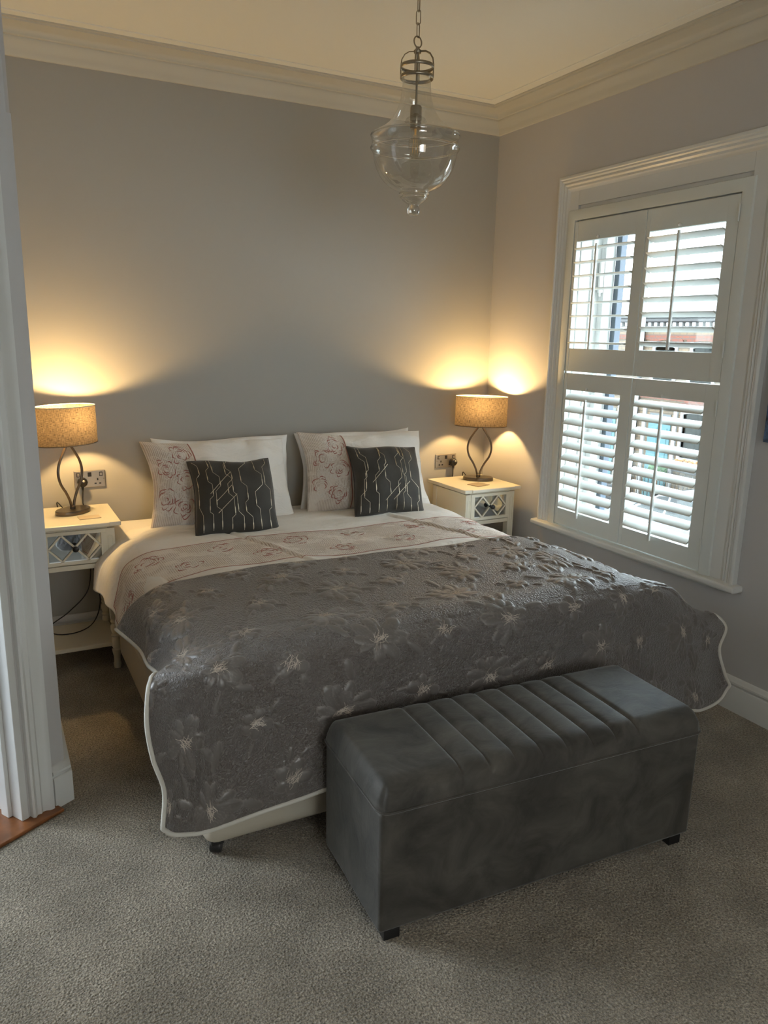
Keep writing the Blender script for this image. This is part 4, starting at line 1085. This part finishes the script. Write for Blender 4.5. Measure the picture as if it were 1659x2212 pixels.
bm = B(); tube(bm, [(.0165 * math.cos(a), 0.0165 * .25 * math.cos(a), 2.545 + .0165 * math.sin(a)) for a in np.linspace(0, 2 * PI, 28, endpoint=False)], .0024, 8, closed=True); obj('hanging_ring', bm, m_brass, pd, smooth=True)
bm = B(); z = 2.560; k = 0
while z < H - .03:
    l, wdt = .0215, .0078; pts = []
    for a in np.linspace(0, 2 * PI, 24, endpoint=False):
        xx_ = wdt * math.cos(a); zz2 = (l - wdt) * np.sign(math.sin(a)) * (1 if abs(math.sin(a)) > .01 else 0) + wdt * math.sin(a)
        an = .5 + k * (PI / 2 + .08); pts.append((xx_ * math.cos(an), xx_ * math.sin(an), z + l - .002 + zz2))
    tube(bm, pts, .0017, 6, closed=True); z += 2 * l - .005; k += 1
obj('chain', bm, m_brass, pd, smooth=True)
bm = B(); lathe(bm, [(0, H - .001), (.055, H - .001), (.055, H - .012), (.035, H - .022), (.01, H - .030), (0, H - .031)], n=28); obj('ceiling_rose', bm, m_brass, pd, smooth='auto')
bm = B(); lathe(bm, [(0, 2.352), (.017, 2.351), (.0195, 2.346), (.0195, 2.290), (.0185, 2.288), (.0185, 2.280), (0, 2.280)], n=28); obj('bulb_holder', bm, m_brass, pd, smooth='auto')
bm = B(); lathe(bm, [(.013, 2.281), (.014, 2.262), (.020, 2.250), (.0225, 2.236), (.0225, 2.218), (.019, 2.200), (.010, 2.188), (0, 2.184)], n=28, cap=False); bb = obj('bulb', bm, m_bulbglass, pd, smooth=True)
m_fil = mat('amber_filament', (.75, .45, .12), .4, emit=((1, .55, .15), .15))
bm = B()
for k in range(6):
    a = k * PI / 3; tube(bm, [(.005 * math.cos(a), .005 * math.sin(a), 2.262), (.010 * math.cos(a), .010 * math.sin(a), 2.205)], .0007, 6)
lathe(bm, [(.004, 2.28), (.003, 2.262)], n=8); obj('filament', bm, m_fil, bb, smooth=True)

# ================================================================== OUTSIDE
def brick_mat(name, c1, c2, mortar):
    m = bpy.data.materials.new(name); m.use_nodes = True; nt = m.node_tree; b = nt.nodes['Principled BSDF']
    t = N(nt, 'ShaderNodeTexCoord'); sp = N(nt, 'ShaderNodeSeparateXYZ'); cb = N(nt, 'ShaderNodeCombineXYZ')
    nt.links.new(t.outputs['Object'], sp.inputs[0]); nt.links.new(sp.outputs[1], cb.inputs[0]); nt.links.new(sp.outputs[2], cb.inputs[1])
    br = N(nt, 'ShaderNodeTexBrick', Scale=1.); br.inputs['Color1'].default_value = (*c1, 1); br.inputs['Color2'].default_value = (*c2, 1); br.inputs['Mortar'].default_value = (*mortar, 1)
    br.inputs['Brick Width'].default_value = .235; br.inputs['Row Height'].default_value = .085; br.inputs['Mortar Size'].default_value = .012
    nt.links.new(cb.outputs[0], br.inputs['Vector']); nt.links.new(br.outputs['Color'], b.inputs['Base Color']); b.inputs['Roughness'].default_value = .9
    return m
m_brick = brick_mat('yellow_brick', (.125, .095, .062), (.095, .07, .045), (.06, .052, .042))
m_red = brick_mat('red_brick', (.115, .038, .024), (.095, .032, .02), (.06, .045, .04))
m_slate = mat('slate_roof', (.05, .057, .064), .6, var=(5, .5), bump=(9, .5, 4, .05))
m_road = mat('road_surface', (.06, .062, .062), .9, var=(2, .2))
m_pave = mat('pavement', (.10, .098, .092), .9, var=(3, .2))
m_oframe = mat('white_exterior_paint', (.17, .175, .175), .5)
m_odark = mat('dark_window_glass', (.02, .03, .035), .08)
m_teal = mat('teal_door_paint', (.03, .09, .105), .5)
m_iron = mat('black_iron', (.012, .012, .014), .5)
GZ = -2.95
bm = B(); box(bm, .5, 11.4, -30, 60, GZ - .3, GZ); structure(obj('road', bm, m_road))
bm = B(); box(bm, 11.4, 14.0, -30, 60, GZ - .3, GZ + .1); structure(obj('pavement', bm, m_pave))
def terrace(label, y0, y1, wins, gwins, door, flat=False):
    t = thing('terraced_house', label, 'house', (14, (y0 + y1) / 2, GZ)); c = (y0 + y1) / 2
    a, b_ = y0 - c, y1 - c; Z = lambda z: z - GZ
    bm = B(); box(bm, 0, 6, a, b_, 0, Z(1.98)); obj('wall', bm, m_brick, t)
    bm = B(); box(bm, -.03, 0.01, a, b_, Z(1.60), Z(1.74)); box(bm, -.03, .01, a, b_, Z(-.02), Z(.10)); obj('red_brick_band', bm, m_red, t)
    bm = B(); box(bm, -.16, .02, a, b_, Z(2.07), Z(2.17)); box(bm, -.20, 0, a, b_, Z(2.17), Z(2.23))
    obj('gutter', bm, m_iron, t, bev=.02)
    bm = B(); yy = a + .12
    while yy < b_ - .05: box(bm, -.12, .01, yy - .05, yy + .05, Z(1.96), Z(2.07)); yy += .22
    box(bm, -.05, .01, a, b_, Z(1.90), Z(1.96)); obj('dentil_cornice', bm, m_oframe, t, bev=.01)
    bm = B(); v = [bm.verts.new(p) for p in ((-.2, a, Z(2.22)), (-.2, b_, Z(2.22)), (3, a + .01, Z(2.30 if flat else 3.75)), (3, b_ - .01, Z(2.30 if flat else 3.75)), (6.2, a, Z(2.22)), (6.2, b_, Z(2.22)))]
    for q in ((0, 1, 3, 2), (2, 3, 5, 4), (0, 2, 4), (1, 5, 3), (0, 4, 5, 1)): bm.faces.new([v[i] for i in q])
    obj('roof', bm, m_slate, t)
    def window(yc, zb, zt, w_):
        n = 8; pts = [(yc - w_ / 2, zb), (yc + w_ / 2, zb)] + [(yc + w_ / 2 * math.cos(q), zt + .10 * math.sin(q)) for q in np.linspace(0, PI, n)]
        fr_ = obj('window', sweep2d(pts, [(0, 0), (.09, 0), (.09, .06), (0, .06)], lambda p, q, h: (-h + .01, p - c, Z(q)), closed=True), m_oframe, t)
        bm = B(); box(bm, -.04, -.01, yc - c - w_ / 2 + .08, yc - c + w_ / 2 - .08, Z((zb + zt) / 2) - .03, Z((zb + zt) / 2) + .03); obj('glazing_bar', bm, m_oframe, fr_)
        bm = B(); vs = [bm.verts.new((-.012, p - c, Z(q))) for p, q in pts]; bm.faces.new(vs); bmesh.ops.solidify(bm, geom=bm.faces[:], thickness=.01); obj('pane', bm, m_odark, fr_)
        ar = [(yc + (w_ / 2 + .05) * math.cos(q), zt + .02 + .15 * math.sin(q)) for q in np.linspace(0, PI, n)]
        obj('brick_arch', sweep2d(ar, [(0, 0), (-.16, 0), (-.16, .05), (0, .05)], lambda p, q, h: (-h + .01, p - c, Z(q)), closed=False), m_red, t)
        bm = B(); box(bm, -.12, 0, yc - c - w_ / 2 - .08, yc - c + w_ / 2 + .08, Z(zb - .09), Z(zb)); obj('window_sill', bm, m_oframe, t, bev=.01)
    for yc in wins: window(yc, .20, 1.42, .88)
    for yc in gwins: window(yc, -1.62, -.32, .95)
    if door is not None:
        fr_ = obj('door_frame', sweep2d([(door - .5, GZ + .1), (door - .5, -.30), (door + .5, -.30), (door + .5, GZ + .1)], [(0, 0), (.12, 0), (.12, .07), (0, .07)], lambda p, q, h: (-h + .01, p - c, Z(q))), m_oframe, t)
        bm = B(); box(bm, -.03, .02, door - .40 - c, door + .40 - c, Z(GZ + .12), Z(-.62)); box(bm, -.045, -.02, door - .30 - c, door - .05 - c, Z(-1.7), Z(-.8)); box(bm, -.045, -.02, door + .05 - c, door + .30 - c, Z(-1.7), Z(-.8)); obj('front_door', bm, m_teal, t, bev=.01)
        bm = B(); box(bm, -.02, .0, door - .38 - c, door + .38 - c, Z(-.60), Z(-.42)); obj('fanlight', bm, m_odark, t)
    bm = B(); lathe(bm, [(.06, .1), (.06, Z(2.1))], -.09, b_ - .10, n=10); obj('downpipe', bm, m_iron, t, smooth='auto')
    return t
terrace('yellow brick house opposite with teal front door, seen through the right shutters', 6.5, 12.45, [8.0, 10.25, 11.55], [8.0, 10.30], 11.50)
terrace('yellow brick house opposite beyond the downpipe, seen through the left shutters', 12.45, 18.5, [14.0, 16.4], [14.9, 17.0], 13.6, True)
terrace('yellow brick house opposite at the near end of the terrace', .5, 6.5, [2.2, 4.6], [2.2, 4.8], None)
# railings, planter, topiary, bin
def railing(y0, y1, label):
    t = thing('iron_railing', label, 'railing', (12.9, (y0 + y1) / 2, GZ + .1)); h_ = (y1 - y0) / 2
    bm = B(); box(bm, -.015, .015, -h_, h_, .95, .99); obj('rail', bm, m_iron, t); bm = B(); box(bm, -.015, .015, -h_, h_, .12, .16); obj('rail', bm, m_iron, t)
    bm = B(); y = -h_ + .06
    while y < h_: lathe(bm, [(.011, 0), (.011, 1.06), (0, 1.12)], 0, y, n=6); y += .13
    o = obj('bars', bm, m_iron, t)
railing(6.6, 12.2, 'black iron railing in front of the house with the teal door')
m_wall2 = m_brick
t = thing('window_box', 'dark planter box of orange flowers under the window opposite', 'planter', (13.7, 10.15, -1.86)); 
bm = B(); box(bm, -.14, .14, -.42, .42, 0, .22); obj('box', bm, m_iron, t, bev=.01)
bm = B(); r3 = random.Random(5)
for _ in range(26): bmesh.ops.create_icosphere(bm, subdivisions=1, radius=.045, matrix=Matrix.Translation((r3.uniform(-.1, .1), r3.uniform(-.38, .38), .24 + r3.uniform(0, .08))))
obj('flowers', bm, mat('orange_petals', (.18, .08, .02), .8), t)
t = thing('topiary_ball', 'round green topiary ball beside the teal front door', 'plant', (13.5, 10.95, GZ + .1))
bm = B(); lathe(bm, [(.12, 0), (.16, .35), (.15, .36), (0, .36)], n=16); obj('pot', bm, m_iron, t, smooth='auto')
bm = B(); lathe(bm, [(.02, .34), (.02, .8)], n=8); obj('stem', bm, mat('bark', (.08, .05, .03), .9), t)
bm = B(); bmesh.ops.create_icosphere(bm, subdivisions=4, radius=.26, matrix=Matrix.Translation((0, 0, 1.0)))
for v in bm.verts: v.co += (v.co - Vector((0, 0, 1))).normalized() * random.uniform(-.02, .02)
obj('foliage', bm, mat('leaf_green', (.03, .07, .03), .8), t)
m_redp = mat('red_plastic', (.20, .010, .014), .45)
t = thing('recycling_box', 'red boxes stacked behind the iron railing opposite', 'bin', (13.35, 9.3, GZ + .1))
bm = B(); box(bm, -.25, .25, -.45, .45, 0, .50); obj('bin_body', bm, m_redp, t, bev=.03); bm = B(); box(bm, -.28, .28, -.48, .48, .50, .58); obj('lid', bm, m_redp, t, bev=.02)
def car(name, label, loc, rz, paint):
    t = thing(name, label, 'car', loc, rz)
    side = [(-2.0, .30), (-2.02, .62), (-1.85, .80), (-1.05, .93), (-.90, .95), (1.35, .98), (1.90, .92), (2.02, .75), (2.05, .45), (2.0, .28)]
    bm = B()
    rings = []
    for y, s, dz in ((-.84, .97, .0), (-.88, 1, 0), (-.86, 1, .02), (0, 1.01, .05), (.86, 1, .02), (.88, 1, 0), (.84, .97, .0)):
        rings.append([bm.verts.new((x * s, y * (1 if z < .8 else .95), z + (dz if z > .7 else 0))) for x, z in side])
    for a, b_ in zip(rings, rings[1:]):
        for k in range(len(side)): bm.faces.new((a[k], a[(k + 1) % len(side)], b_[(k + 1) % len(side)], b_[k]))
    bm.faces.new(rings[0]); bm.faces.new(rings[-1][::-1]); obj('body', bm, paint, t, smooth='auto', bev=.03)
    cab = [(-1.0, .95), (-.25, 1.40), (.2, 1.47), (1.1, 1.44), (1.75, .97)]
    bm = B(); A_ = [bm.verts.new((x, -.80 + (z - .95) * .42, z)) for x, z in cab]; C_ = [bm.verts.new((x, .80 - (z - .95) * .42, z)) for x, z in cab]
    n = len(cab)
    for k in range(n - 1): bm.faces.new((A_[k], A_[k + 1], C_[k + 1], C_[k]))
    bm.faces.new(A_[::-1]); bm.faces.new(C_); obj('roof', bm, paint, t, smooth='auto', bev=.03)
    for s in (-1, 1):
        for q in ([(-.80, 1.0), (-.30, 1.32), (-.05, 1.36), (-.05, 1.0)], [(.02, 1.0), (.02, 1.37), (.80, 1.37), (.85, 1.0)], [(.92, 1.0), (.90, 1.36), (1.12, 1.34), (1.50, 1.02)]):
            bm = B(); vs = [bm.verts.new((x, s * (.812 - (z - .95) * .42), z)) for x, z in q]; bm.faces.new(vs); bmesh.ops.solidify(bm, geom=bm.faces[:], thickness=.01); obj('side_window', bm, m_odark, t)
    bm = B(); vs = [bm.verts.new(p) for p in ((-.97, -.70, .99), (-.97, .70, .99), (-.29, .56, 1.40), (-.29, -.56, 1.40))]; bm.faces.new(vs); bmesh.ops.solidify(bm, geom=bm.faces[:], thickness=.01); 
    for v in bm.verts: v.co.x -= .02
    obj('windscreen', bm, m_odark, t)
    for x in (-1.28, 1.28):
        for s in (-1, 1):
            bm = B(); Mk = Matrix.Translation((x, s * .80, .31)) @ Matrix.Rotation(PI / 2, 4, 'X')
            lathe(bm, [(0, -.10), (.29, -.10), (.31, -.07), (.31, .07), (.29, .10), (0, .10)], n=28, M=Mk); wh = obj('wheel', bm, m_iron, t, smooth='auto')
            bm = B(); lathe(bm, [(.06, s * -.115), (.05, s * -.09)], n=14, M=Mk)
            for k in range(7):
                a = 2 * PI * k / 7; box(bm, .04, .21, -.018, .018, -.113, .113, Mk @ Matrix.Rotation(a, 4, 'Z'))
            obj('alloy_rim', bm, m_oframe, wh)
    return t
m_silver = mat('silver_car_paint', (.14, .155, .175), .35, .3); m_cblack = mat('black_car_paint', (.015, .016, .02), .25)
car('parked_car', 'silver parked car seen through the lower right shutter', (10.35, 7.05, GZ), math.radians(-90), m_silver)
car('parked_car', 'black parked car left of the silver one, behind the shutters', (10.4, 12.1, GZ), math.radians(-90), m_cblack)
